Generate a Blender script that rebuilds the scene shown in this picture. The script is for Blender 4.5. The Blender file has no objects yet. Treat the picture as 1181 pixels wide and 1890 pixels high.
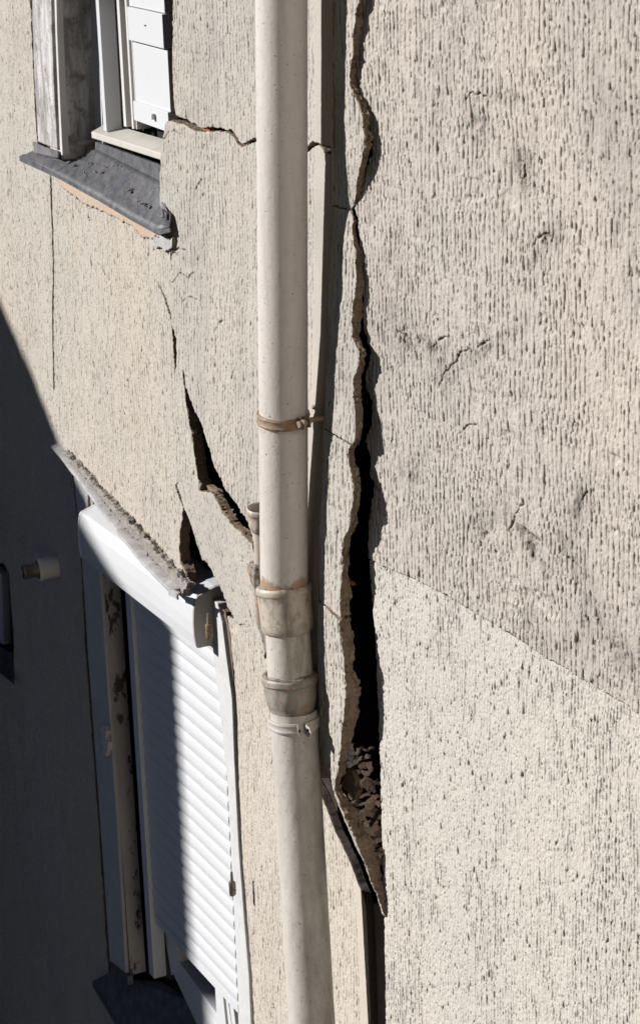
import bpy, math, random
import numpy as np
from mathutils import Vector, Matrix

# ------------------------------------------------------------------ camera, sky, sun, exposure
sc = bpy.context.scene
FPX, CX, CY = 4000.0, 590.5, 945.0                      # focal length and centre in photo pixels
PITCH, ROLL = math.radians(18.0), math.radians(1.9)
CAM = Vector((0, 0, 7.0))
fwd = Vector((0, math.cos(PITCH), -math.sin(PITCH)))
up0 = Vector((0, math.sin(PITCH), math.cos(PITCH)))
rt0 = Vector((1, 0, 0))
right = rt0*math.cos(ROLL) - up0*math.sin(ROLL)
upv = up0*math.cos(ROLL) + rt0*math.sin(ROLL)
cam = bpy.data.cameras.new('camera')
camo = bpy.data.objects.new('camera', cam)
sc.collection.objects.link(camo)
M = Matrix((right, upv, -fwd)).transposed().to_4x4(); M.translation = CAM
camo.matrix_world = M
cam.sensor_fit = 'VERTICAL'; cam.sensor_height = 36.0; cam.lens = 36.0*FPX/1890.0
cam.clip_start = 0.05; cam.clip_end = 500
cam.dof.use_dof = True; cam.dof.focus_distance = 5.05; cam.dof.aperture_fstop = 11.0
sc.camera = camo

SUN_EL = math.radians(26)
SH = Vector((-math.cos(math.radians(4.5)), math.sin(math.radians(4.5)), 0))   # horizontal direction to the sun
SUNV = (SH*math.cos(SUN_EL) + Vector((0, 0, math.sin(SUN_EL)))).normalized()
world = bpy.data.worlds.new('World'); sc.world = world; world.use_nodes = True
wn = world.node_tree
bg = wn.nodes['Background']
sky = wn.nodes.new('ShaderNodeTexSky'); sky.sky_type = 'NISHITA'; sky.sun_disc = False
sky.air_density = 0.45; sky.dust_density = 0.0; sky.ozone_density = 6.0; sky.sun_elevation = SUN_EL; sky.sun_rotation = math.atan2(SH.x, SH.y)
wn.links.new(sky.outputs[0], bg.inputs[0]); bg.inputs[1].default_value = 0.05
sun = bpy.data.lights.new('sun', 'SUN'); sun.energy = 5.0; sun.angle = math.radians(0.5); sun.color = (1, 0.965, 0.93)
suno = bpy.data.objects.new('sun', sun); sc.collection.objects.link(suno)
suno.rotation_euler = SUNV.to_track_quat('Z', 'Y').to_euler(); suno.location = (-6, 3, 12)
sc.view_settings.view_transform = 'Standard'; sc.view_settings.look = 'None'
sc.view_settings.exposure = 0.62; sc.view_settings.gamma = 1.0

# ------------------------------------------------------------------ frames
def ray(x, y):
    return fwd*FPX + right*(x-CX) + upv*(CY-y)

class Frame:
    """a wall plane: U runs to the right along the wall, N comes out of it, z is up"""
    def __init__(s, P, phi):
        a = math.radians(phi)
        s.P = Vector(P); s.U = Vector((math.sin(a), -math.cos(a), 0)); s.N = Vector((-math.cos(a), -math.sin(a), 0))
    def at(s, x, y, w=0.0):
        d = ray(x, y)
        t = ((s.P + s.N*w - CAM).dot(s.N))/d.dot(s.N)
        return CAM + d*t
    def uz(s, x, y, w=0.0):
        p = s.at(x, y, w) - s.P
        return p.dot(s.U), p.z + s.P.z
    def pt(s, u, z, w=0.0):
        return Vector((s.P.x, s.P.y, 0)) + s.U*u + s.N*w + Vector((0, 0, z))
    def uzw(s, p):
        q = p - s.P
        return q.dot(s.U), p.z, q.dot(s.N)

L = Frame(CAM + ray(560, 945)*(5.12/FPX), 22.5)
R = Frame(L.at(700, 1200, -0.035), 28.6)
S = Frame(L.at(345, 1450, -0.055), 26.3)

# ------------------------------------------------------------------ materials
def new_mat(name):
    m = bpy.data.materials.new(name); m.use_nodes = True
    nt = m.node_tree; b = nt.nodes['Principled BSDF']
    return m, nt, b
def N_(nt, t, **kw):
    n = nt.nodes.new(t)
    for k, v in kw.items(): setattr(n, k, v)
    return n
def coords(nt, scale=(1, 1, 1), obj=None):
    g = N_(nt, 'ShaderNodeNewGeometry'); mp = N_(nt, 'ShaderNodeMapping')
    mp.inputs['Scale'].default_value = scale
    nt.links.new(g.outputs['Position'], mp.inputs['Vector'])
    return mp.outputs[0]
def noise(nt, vec, scale, detail=4, rough=0.55):
    n = N_(nt, 'ShaderNodeTexNoise'); n.inputs['Scale'].default_value = scale
    n.inputs['Detail'].default_value = detail; n.inputs['Roughness'].default_value = rough
    nt.links.new(vec, n.inputs['Vector']); return n.outputs['Fac']
def ramp(nt, fac, stops):
    r = N_(nt, 'ShaderNodeValToRGB')
    while len(r.color_ramp.elements) < len(stops): r.color_ramp.elements.new(0.5)
    for e, (p, c) in zip(r.color_ramp.elements, stops):
        e.position = p; e.color = (c, c, c, 1) if not isinstance(c, tuple) else (*c, 1)
    nt.links.new(fac, r.inputs[0]); return r.outputs[0]
def mix(nt, fac, a, b, mode='MIX'):
    n = N_(nt, 'ShaderNodeMix', data_type='RGBA', blend_type=mode)
    if isinstance(fac, (int, float)): n.inputs[0].default_value = fac
    else: nt.links.new(fac, n.inputs[0])
    for s, v in ((6, a), (7, b)):
        if isinstance(v, tuple): n.inputs[s].default_value = (*v, 1)
        else: nt.links.new(v, n.inputs[s])
    return n.outputs[2]
def math_(nt, op, a, b):
    n = N_(nt, 'ShaderNodeMath', operation=op)
    for s, v in ((0, a), (1, b)):
        if isinstance(v, (int, float)): n.inputs[s].default_value = v
        else: nt.links.new(v, n.inputs[s])
    return n.outputs[0]
def bump(nt, b, h, dist, strength=1.0):
    n = N_(nt, 'ShaderNodeBump'); n.inputs['Distance'].default_value = dist; n.inputs['Strength'].default_value = strength
    nt.links.new(h, n.inputs['Height']); nt.links.new(n.outputs[0], b.inputs['Normal']); return n

def plaster_mat(name, base, alt, grey, stain=0.5, dirt=0.55, scale=1.0, dirt_shade_col=(0.10, 0.085, 0.07)):
    m, nt, b = new_mat(name)
    v = coords(nt); vs = coords(nt, (1, 1, 0.28))
    big = ramp(nt, noise(nt, vs, 2.6*scale, 5, 0.6), [(0.35, 0.0), (0.68, 1.0)])
    col = mix(nt, big, base, alt)
    st = ramp(nt, noise(nt, coords(nt, (1, 1, 0.45)), 4.3*scale, 7, 0.68), [(0.52, 0.0), (0.74, 1.0)])
    col = mix(nt, math_(nt, 'MULTIPLY', st, stain), col, grey)
    gr = noise(nt, v, 420, 2, 0.6)
    col = mix(nt, ramp(nt, gr, [(0.25, 0.35), (0.6, 0.0)]), col, (0.30, 0.27, 0.23))
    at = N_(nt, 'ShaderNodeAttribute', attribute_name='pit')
    pf = math_(nt, 'MULTIPLY', at.outputs['Fac'], dirt)  # grooves and pits darkened: dirt plus shade painted into the colour
    col = mix(nt, pf, col, dirt_shade_col)
    nt.links.new(col, b.inputs['Base Color']); b.inputs['Roughness'].default_value = 0.93
    b.inputs['Specular IOR Level'].default_value = 0.15
    hh = math_(nt, 'ADD', noise(nt, v, 260, 4, 0.7), math_(nt, 'MULTIPLY', noise(nt, v, 900, 2, 0.6), 0.5))
    bump(nt, b, hh, 0.0016, 0.9)
    return m

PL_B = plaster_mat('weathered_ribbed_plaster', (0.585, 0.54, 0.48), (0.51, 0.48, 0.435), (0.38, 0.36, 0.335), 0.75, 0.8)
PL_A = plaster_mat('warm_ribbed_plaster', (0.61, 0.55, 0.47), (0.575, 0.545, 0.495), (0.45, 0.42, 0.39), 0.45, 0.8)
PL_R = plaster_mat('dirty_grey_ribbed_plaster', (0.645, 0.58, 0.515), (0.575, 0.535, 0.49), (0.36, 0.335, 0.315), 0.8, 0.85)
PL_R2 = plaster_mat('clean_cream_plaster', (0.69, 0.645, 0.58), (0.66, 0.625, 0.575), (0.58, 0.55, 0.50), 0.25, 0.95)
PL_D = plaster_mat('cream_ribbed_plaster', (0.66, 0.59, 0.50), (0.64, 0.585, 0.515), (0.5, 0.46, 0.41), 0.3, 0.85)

def rough_mat(name, c1, c2, c3, sc1=30, bumpd=0.004, rough=0.95, fine=160):
    m, nt, b = new_mat(name); v = coords(nt)
    f = noise(nt, v, sc1, 6, 0.65)
    col = mix(nt, ramp(nt, f, [(0.35, 0.0), (0.65, 1.0)]), c1, c2)
    col = mix(nt, ramp(nt, noise(nt, v, sc1*2.7, 4, 0.7), [(0.55, 0.0), (0.75, 0.8)]), col, c3)
    nt.links.new(col, b.inputs['Base Color']); b.inputs['Roughness'].default_value = rough
    b.inputs['Specular IOR Level'].default_value = 0.2
    bump(nt, b, noise(nt, v, fine, 6, 0.7), bumpd, 1.0)
    return m
MORTAR = rough_mat('broken_mortar', (0.36, 0.265, 0.185), (0.24, 0.175, 0.125), (0.46, 0.37, 0.29), 34, 0.006)
RIM = rough_mat('shade_dark_rim', (0.13, 0.105, 0.09), (0.10, 0.08, 0.07), (0.2, 0.17, 0.15), 30, 0.003)  # darker than the mortar: shade of the break put into its colour
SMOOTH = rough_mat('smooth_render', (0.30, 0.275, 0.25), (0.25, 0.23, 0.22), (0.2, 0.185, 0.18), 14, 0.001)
BRICK = rough_mat('exposed_brick', (0.42, 0.14, 0.075), (0.34, 0.11, 0.06), (0.22, 0.09, 0.06), 60, 0.003)
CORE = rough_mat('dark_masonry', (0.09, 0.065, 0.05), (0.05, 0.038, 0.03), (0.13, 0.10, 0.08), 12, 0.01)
STONE = rough_mat('dusty_rubble', (0.12, 0.082, 0.055), (0.075, 0.052, 0.036), (0.19, 0.145, 0.11), 40, 0.006)
STONE2 = rough_mat('reddish_rubble', (0.12, 0.078, 0.052), (0.07, 0.045, 0.032), (0.2, 0.15, 0.11), 30, 0.006)
OLDPAINT = rough_mat('peeling_white_paint', (0.60, 0.59, 0.58), (0.40, 0.39, 0.385), (0.17, 0.15, 0.14), 17, 0.004, 0.8)
REVEAL = rough_mat('mottled_reveal_render', (0.62, 0.61, 0.60), (0.48, 0.465, 0.45), (0.20, 0.15, 0.11), 20, 0.008)
PATCH = rough_mat('ochre_mortar_patch', (0.56, 0.43, 0.31), (0.56, 0.47, 0.38), (0.38, 0.31, 0.25), 18, 0.003)
MOSS = rough_mat('mossy_ledge', (0.52, 0.485, 0.44), (0.33, 0.30, 0.27), (0.16, 0.12, 0.06), 30, 0.008)
GREYSTRIP = rough_mat('chalky_grey_paint', (0.66, 0.66, 0.66), (0.58, 0.58, 0.585), (0.47, 0.45, 0.43), 16, 0.001, 0.7)
WOOD = rough_mat('weathered_wood', (0.24, 0.19, 0.155), (0.17, 0.13, 0.10), (0.33, 0.28, 0.24), 30, 0.003)

def streak_mat(name, c1, c2, c3, zs=0.2, lo=0.44, hi=0.62, sc_=24):
    """old limewash: vertical run-off stains, worn patches and small dark holes"""
    m, nt, b = new_mat(name)
    a = noise(nt, coords(nt, (1, 1, zs)), sc_, 6, 0.68); p = noise(nt, coords(nt), 16, 6, 0.7)
    col = mix(nt, ramp(nt, a, [(lo, 0.0), (hi, 1.0)]), c1, c2)
    col = mix(nt, ramp(nt, p, [(0.52, 0.0), (0.66, 1.0)]), col, c3)
    col = mix(nt, ramp(nt, noise(nt, coords(nt, (1, 1, 0.6)), 110, 3, 0.6), [(0.62, 0.0), (0.68, 0.8)]), col, (0.09, 0.075, 0.065))
    nt.links.new(col, b.inputs['Base Color']); b.inputs['Roughness'].default_value = 0.85
    bump(nt, b, math_(nt, 'ADD', a, math_(nt, 'MULTIPLY', noise(nt, coords(nt), 90, 5, .7), 0.6)), 0.006, 1.0)
    return m
WASH = streak_mat('streaky_limewash', (0.66, 0.65, 0.645), (0.30, 0.285, 0.28), (0.24, 0.21, 0.19), 0.2, 0.40, 0.60)
REVEAL = streak_mat('mottled_reveal_render', (0.74, 0.73, 0.715), (0.50, 0.48, 0.46), (0.33, 0.25, 0.19), 0.5, 0.40, 0.66, 30)
def peel_mat():
    m, nt, b = new_mat('peeling_painted_wood'); v = coords(nt, (1, 1, 0.4))
    col = mix(nt, ramp(nt, noise(nt, v, 9, 5, .6), [(0.4, 0.0), (0.65, 1.0)]), (0.82, 0.78, 0.74), (0.66, 0.61, 0.56))
    pk = ramp(nt, noise(nt, v, 24, 7, 0.72), [(0.555, 0.0), (0.58, 1.0)])
    col = mix(nt, pk, col, (0.16, 0.125, 0.10))
    nt.links.new(col, b.inputs['Base Color']); b.inputs['Roughness'].default_value = 0.7
    bump(nt, b, math_(nt, 'SUBTRACT', 1.0, pk), 0.001, 1.0); return m
PEEL = peel_mat()

def metal_paint(name, c1, c2, rough=0.35, spec=0.5, spots=(0.5, 0.5, 0.5), stretch=(1, 1, 1), sc1=9, b_=0.0004, metal=0.0):
    m, nt, b = new_mat(name); v = coords(nt, stretch)
    col = mix(nt, ramp(nt, noise(nt, v, sc1, 6, 0.65), [(0.35, 0.0), (0.7, 1.0)]), c1, c2)
    col = mix(nt, ramp(nt, noise(nt, coords(nt), 75, 5, 0.7), [(0.62, 0.0), (0.72, 0.7)]), col, spots)
    nt.links.new(col, b.inputs['Base Color']); b.inputs['Roughness'].default_value = rough
    b.inputs['Specular IOR Level'].default_value = spec; b.inputs['Metallic'].default_value = metal
    bump(nt, b, noise(nt, v, 60, 4, 0.6), b_, 1.0); return m
PVC = metal_paint('white_pvc', (0.72, 0.735, 0.76), (0.70, 0.715, 0.74), 0.38, 0.4, (0.67, 0.68, 0.70))
PVCD = metal_paint('dusty_white_pvc', (0.78, 0.77, 0.75), (0.68, 0.66, 0.63), 0.45, 0.4, (0.60, 0.57, 0.52))
ZINC = metal_paint('weathered_zinc', (0.075, 0.082, 0.10), (0.19, 0.185, 0.19), 0.6, 0.5, (0.42, 0.43, 0.46), (2.2, 0.7, 1), 26, 0.0012, 0.3)
SILLW = metal_paint('cream_marble_sill', (0.66, 0.63, 0.57), (0.57, 0.55, 0.50), 0.5, 0.4, (0.45, 0.42, 0.37), (1, 1, 1), 18)
DARKFILL = metal_paint('dark_gap_fill', (0.02, 0.02, 0.02), (0.03, 0.03, 0.03), 0.5, 0.3, (0.04, 0.04, 0.04))  # near-black fill standing in for the darkness of gaps and recesses
STEEL = metal_paint('dull_steel_flue', (0.30, 0.27, 0.24), (0.22, 0.20, 0.18), 0.35, 0.5, (0.15, 0.12, 0.10), (1, 1, 1), 20, 0.0006, 0.7)
ENDCAP = metal_paint('beige_grey_plastic', (0.46, 0.44, 0.40), (0.42, 0.40, 0.365), 0.5, 0.3, (0.38, 0.36, 0.32))
def glass_mat():
    m, nt, b = new_mat('dark_window_glass')
    b.inputs['Base Color'].default_value = (0.012, 0.014, 0.018, 1); b.inputs['Roughness'].default_value = 0.05; b.inputs['Specular IOR Level'].default_value = 0.15
    v = coords(nt); bump(nt, b, noise(nt, v, 3, 2, .5), 0.0006, 0.4); return m
GLASS = glass_mat()

def pipe_mat(name, base, grime, rustamt=0.0, grimeamt=0.35, moss=0.0, zc=None, zr=0.05):
    """cream pipe paint with chips, grime, rust (rust gathers round height zc)"""
    m, nt, b = new_mat(name); v = coords(nt); vs = coords(nt, (1, 1, 0.12))
    col = mix(nt, ramp(nt, noise(nt, vs, 22, 5, 0.6), [(0.4, 0.0), (0.7, 0.8)]), base, (base[0]*0.86, base[1]*0.85, base[2]*0.83))
    g = ramp(nt, noise(nt, v, 38, 7, 0.72), [(0.5, 0.0), (0.72, 1.0)])
    col = mix(nt, math_(nt, 'MULTIPLY', g, grimeamt), col, grime)
    if moss:
        g2 = ramp(nt, noise(nt, coords(nt, (1, 1, 0.3)), 17, 6, 0.7), [(0.42, 0.0), (0.65, 1.0)])
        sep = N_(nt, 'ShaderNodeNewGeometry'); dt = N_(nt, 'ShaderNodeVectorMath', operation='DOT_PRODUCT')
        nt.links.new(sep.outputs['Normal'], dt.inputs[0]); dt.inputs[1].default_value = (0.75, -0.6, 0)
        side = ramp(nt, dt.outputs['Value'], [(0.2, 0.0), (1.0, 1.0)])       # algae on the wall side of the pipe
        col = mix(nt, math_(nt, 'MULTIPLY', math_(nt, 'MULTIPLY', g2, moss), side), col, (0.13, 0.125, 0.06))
    stk = ramp(nt, noise(nt, coords(nt, (1, 1, 0.05)), 48, 5, 0.65), [(0.5, 0.0), (0.7, 1.0)])
    col = mix(nt, math_(nt, 'MULTIPLY', stk, 0.12+grimeamt*0.45), col, grime)
    dots = ramp(nt, noise(nt, v, 150, 3, 0.6), [(0.665, 0.0), (0.70, 1.0)])
    col = mix(nt, math_(nt, 'MULTIPLY', dots, 0.8), col, (0.10, 0.085, 0.07))
    rn = noise(nt, v, 30, 7, 0.75)
    rf = ramp(nt, rn, [(0.66-0.2*rustamt, 0.0), (0.70-0.1*rustamt, 1.0)])
    if zc is not None:
        sep2 = N_(nt, 'ShaderNodeSeparateXYZ'); gg = N_(nt, 'ShaderNodeNewGeometry'); nt.links.new(gg.outputs['Position'], sep2.inputs[0])
        dz = math_(nt, 'ABSOLUTE', math_(nt, 'SUBTRACT', sep2.outputs['Z'], zc), 0)
        near = math_(nt, 'SUBTRACT', 1.0, math_(nt, 'DIVIDE', dz, zr)); near.node.use_clamp = True
        rf2 = ramp(nt, math_(nt, 'ADD', near, math_(nt, 'MULTIPLY', noise(nt, v, 16, 6, 0.7), 2.0)), [(0.0, 0.0), (1.0, 0.0)])
        rf2 = math_(nt, 'SUBTRACT', math_(nt, 'ADD', near, math_(nt, 'MULTIPLY', noise(nt, v, 16, 6, 0.7), 2.6)), 1.95); rf2 = math_(nt, 'MULTIPLY', rf2, 3.0); rf2.node.use_clamp = True
        col = mix(nt, math_(nt, 'MULTIPLY', rf2, 0.75), col, (0.36, 0.18, 0.075))
        dz3 = math_(nt, 'ABSOLUTE', math_(nt, 'SUBTRACT', sep2.outputs['Z'], zc2), 0)
        n3 = math_(nt, 'SUBTRACT', 1.0, math_(nt, 'DIVIDE', dz3, 0.045)); n3.node.use_clamp = True
        r3 = math_(nt, 'SUBTRACT', math_(nt, 'ADD', n3, math_(nt, 'MULTIPLY', noise(nt, v, 20, 6, 0.7), 2.4)), 2.0); r3 = math_(nt, 'MULTIPLY', r3, 1.6); r3.node.use_clamp = True
        col = mix(nt, math_(nt, 'MULTIPLY', r3, 0.7), col, (0.33, 0.20, 0.11))
    if rustamt:
        col = mix(nt, math_(nt, 'MULTIPLY', rf, min(1, 0.55+rustamt*.4)), col, (0.38, 0.175, 0.06))
    nt.links.new(col, b.inputs['Base Color']); b.inputs['Roughness'].default_value = 0.5
    b.inputs['Specular IOR Level'].default_value = 0.35
    bump(nt, b, math_(nt, 'ADD', noise(nt, v, 110, 5, 0.65), math_(nt, 'MULTIPLY', dots, -0.7)), 0.0012, 0.8)
    return m
zj1 = L.at(525, 1085, 0.1).z
zc2 = L.at(522, 790, 0.1).z
P_UP = pipe_mat('cream_pipe_paint', (0.72, 0.67, 0.62), (0.42, 0.36, 0.30), 0.0, 0.24, 0, zj1+0.012, 0.05)
P_SOCK = pipe_mat('grimy_cream_socket_paint', (0.58, 0.51, 0.43), (0.15, 0.115, 0.085), 0.45, 0.9, 0.4)
P_SOCK2 = pipe_mat('stained_grey_socket_paint', (0.42, 0.385, 0.34), (0.20, 0.18, 0.15), 0.55, 0.85, 0.7)
P_MID = pipe_mat('mossy_cream_pipe_paint', (0.66, 0.61, 0.55), (0.28, 0.25, 0.2), 0.05, 0.4, 0.95)
P_LOW = pipe_mat('stained_lower_pipe_paint', (0.66, 0.62, 0.57), (0.32, 0.29, 0.26), 0.05, 0.4, 0.5)
P_RUST = pipe_mat('rusty_cement_lip', (0.42, 0.38, 0.33), (0.13, 0.10, 0.08), 0.8, 1.0, 0)
P_STUB = pipe_mat('rust_streaked_stub_paint', (0.58, 0.50, 0.43), (0.26, 0.2, 0.15), 0.35, 0.6, 0)
P_CLAMP = pipe_mat('rusty_clamp_iron', (0.40, 0.31, 0.23), (0.10, 0.06, 0.04), 0.8, 1.0, 0)
P_CLAMP2 = pipe_mat('painted_clamp_iron', (0.60, 0.56, 0.53), (0.3, 0.26, 0.23), 0.0, 0.3, 0)
CEMENT = rough_mat('lichen_cement', (0.50, 0.46, 0.42), (0.14, 0.11, 0.09), (0.42, 0.18, 0.06), 90, 0.004, 0.95, 300)

def settle(m, k=0.70):
    nt = m.node_tree; b = nt.nodes.get('Principled BSDF'); i = b.inputs['Base Color']
    if i.is_linked:
        src = i.links[0].from_socket
        o = mix(nt, 1.0, src, (k, k, k), 'MULTIPLY'); nt.links.new(o, i)
    else:
        c = i.default_value; i.default_value = (c[0]*k, c[1]*k, c[2]*k, 1)
for m_ in list(bpy.data.materials): settle(m_)
# ------------------------------------------------------------------ object helpers
def link(o, parent=None):
    sc.collection.objects.link(o)
    if parent is not None:
        o.parent = parent; o.matrix_parent_inverse = parent.matrix_world.inverted()
    return o
def tag(o, label=None, cat=None, group=None, kind=None):
    if label: o['label'] = label
    if cat: o['category'] = cat
    if group: o['group'] = group
    if kind: o['kind'] = kind
    return o
def thing(name, loc, label, cat, group=None):
    o = bpy.data.objects.new(name, None); o.location = loc; o.empty_display_size = 0.05
    sc.collection.objects.link(o); o.matrix_world = Matrix.Translation(Vector(loc))
    return tag(o, label, cat, group)
def mesh(name, verts, faces, mat, parent=None, smooth=False, bevel=0.0, label=None):
    me = bpy.data.meshes.new(name); me.from_pydata([tuple(v) for v in verts], [], faces); me.update()
    mats = mat if isinstance(mat, (list, tuple)) else [mat]
    for m in mats: me.materials.append(m)
    import bmesh
    bm = bmesh.new(); bm.from_mesh(me); bmesh.ops.recalc_face_normals(bm, faces=bm.faces)
    if bevel:
        bmesh.ops.bevel(bm, geom=[e for e in bm.edges if len(e.link_faces) == 2 and e.calc_face_angle(0) > 0.5], offset=bevel, segments=2, affect='EDGES', profile=0.6)
    if smooth:
        for f in bm.faces: f.smooth = True
    bm.to_mesh(me); bm.free()
    o = bpy.data.objects.new(name, me); link(o, parent)
    if label: o['label'] = label
    return o
class MB:
    def __init__(s): s.v = []; s.f = []
    def add(s, v, f):
        b = len(s.v); s.v += [Vector(p) for p in v]; s.f += [tuple(i+b for i in q) for q in f]; return s
    def box(s, F, u0, u1, z0, z1, w0, w1):
        v = [F.pt(u, z, w) for w in (w0, w1) for (u, z) in ((u0, z0), (u1, z0), (u1, z1), (u0, z1))]
        return s.add(v, [(0, 1, 2, 3), (7, 6, 5, 4), (0, 4, 5, 1), (1, 5, 6, 2), (2, 6, 7, 3), (3, 7, 4, 0)])
    def hull(s, front, back):
        n = len(front)
        f = [tuple(range(n)), tuple(range(2*n-1, n-1, -1))] + [(i, i+n, (i+1) % n+n, (i+1) % n) for i in range(n)]
        return s.add(list(front)+list(back), f)
    def prism(s, F, pts, w, t):
        """polygon of photo points laid on the plane at offset w, t thick behind it; a point may carry its own w"""
        fr = [F.at(p[0], p[1], p[2] if len(p) > 2 else w) for p in pts]
        return s.hull(fr, [p - F.N*t for p in fr])
    def build(s, name, mat, parent=None, smooth=False, bevel=0.0, label=None):
        return mesh(name, s.v, s.f, mat, parent, smooth, bevel, label)

def tube_frames(A, B):
    ax = (B-A).normalized()
    e1 = ax.orthogonal().normalized()
    e1 = (Vector((1, 0, 0)) - ax*ax.x).normalized(); e2 = ax.cross(e1).normalized()
    return ax, e1, e2
def lathe(name, A, B, prof, mat, parent, seg=72, rough=0.0, seed=1, sub=1, caps=False, label=None):
    """prof: (distance from A in metres, radius)"""
    ax, e1, e2 = tube_frames(A, B)
    P = []
    for i in range(len(prof)-1):
        for k in range(sub): 
            t = k/sub; P.append((prof[i][0]*(1-t)+prof[i+1][0]*t, prof[i][1]*(1-t)+prof[i+1][1]*t))
    P.append(prof[-1])
    V = []; Fc = []
    rnd = random.Random(seed)
    ph = [rnd.uniform(0, 6.28) for _ in range(8)]
    for i, (d, r) in enumerate(P):
        for k in range(seg):
            a = 2*math.pi*k/seg
            rr = r + rough*(0.5*math.sin(3*a+ph[0]+d*31)+0.3*math.sin(7*a+ph[1]+d*57)+0.35*math.sin(13*a+ph[2]-d*83)+0.3*math.sin(d*140+ph[3]+2*a))
            V.append(A + ax*(d + rough*0.6*math.sin(5*a+ph[4])) + (e1*math.cos(a)+e2*math.sin(a))*rr)
    for i in range(len(P)-1):
        for k in range(seg):
            a, b = i*seg+k, i*seg+(k+1) % seg
            Fc.append((a, b, b+seg, a+seg))
    if caps: Fc += [tuple(range(seg-1, -1, -1)), tuple((len(P)-1)*seg+k for k in range(seg))]
    o = mesh(name, V, Fc, mat, parent, True, label=label)
    try: o.data.set_sharp_from_angle(angle=math.radians(40))
    except Exception: pass
    return o

# ------------------------------------------------------------------ plaster relief (numpy)
def hsh(i, j, s):
    h = (i.astype(np.int64)*374761393 + j.astype(np.int64)*668265263 + s*982451653) & 0xffffffff
    h = ((h ^ (h >> 13))*1274126177) & 0xffffffff
    h = ((h ^ (h >> 16))*2246822519) & 0xffffffff
    return ((h ^ (h >> 15)) & 0xffffff)/float(0xffffff)
def vn(x, y, s):
    xi = np.floor(x); yi = np.floor(y); fx = x-xi; fy = y-yi
    xi = xi.astype(np.int64); yi = yi.astype(np.int64)
    fx = fx*fx*(3-2*fx); fy = fy*fy*(3-2*fy)
    a = hsh(xi, yi, s); b = hsh(xi+1, yi, s); c = hsh(xi, yi+1, s); d = hsh(xi+1, yi+1, s)
    return (a*(1-fx)+b*fx)*(1-fy)+(c*(1-fx)+d*fx)*fy
def fbm(x, y, s, o=4, g=0.5):
    r = 0; a = 1; t = 0
    for k in range(o): r = r + a*vn(x*2**k, y*2**k, s+k*7); t += a; a *= g
    return r/t
def sstep(x, a, b):
    t = np.clip((x-a)/(b-a), 0, 1); return t*t*(3-2*t)
def pits(u, z, cu, cz, s, dens, ru, rz):
    """scattered drop-shaped holes"""
    out = np.zeros_like(u)
    cu_ = u/cu; cz_ = z/cz
    iu = np.floor(cu_).astype(np.int64); iz = np.floor(cz_).astype(np.int64)
    for a in (-1, 0, 1):
        for b in (-1, 0, 1):
            i = iu+a; j = iz+b
            px = (i+hsh(i, j, s))*cu; pz = (j+hsh(i, j, s+1))*cz
            on = hsh(i, j, s+2) < dens; sz = 0.45+1.1*hsh(i, j, s+3)**2
            dx = (u-px + 0.25*(z-pz)*(hsh(i, j, s+4)-0.5))/(ru*sz); dz = (z-pz)/(rz*sz*(0.6+1.2*hsh(i, j, s+5)))
            dx = dx*(1+0.35*np.clip(dz, -1, 1.5))
            g = np.exp(-(dx*dx+dz*dz)**1.4)*on*np.minimum(sz, 1.2)
            out = np.maximum(out, g)
    return out
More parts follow.
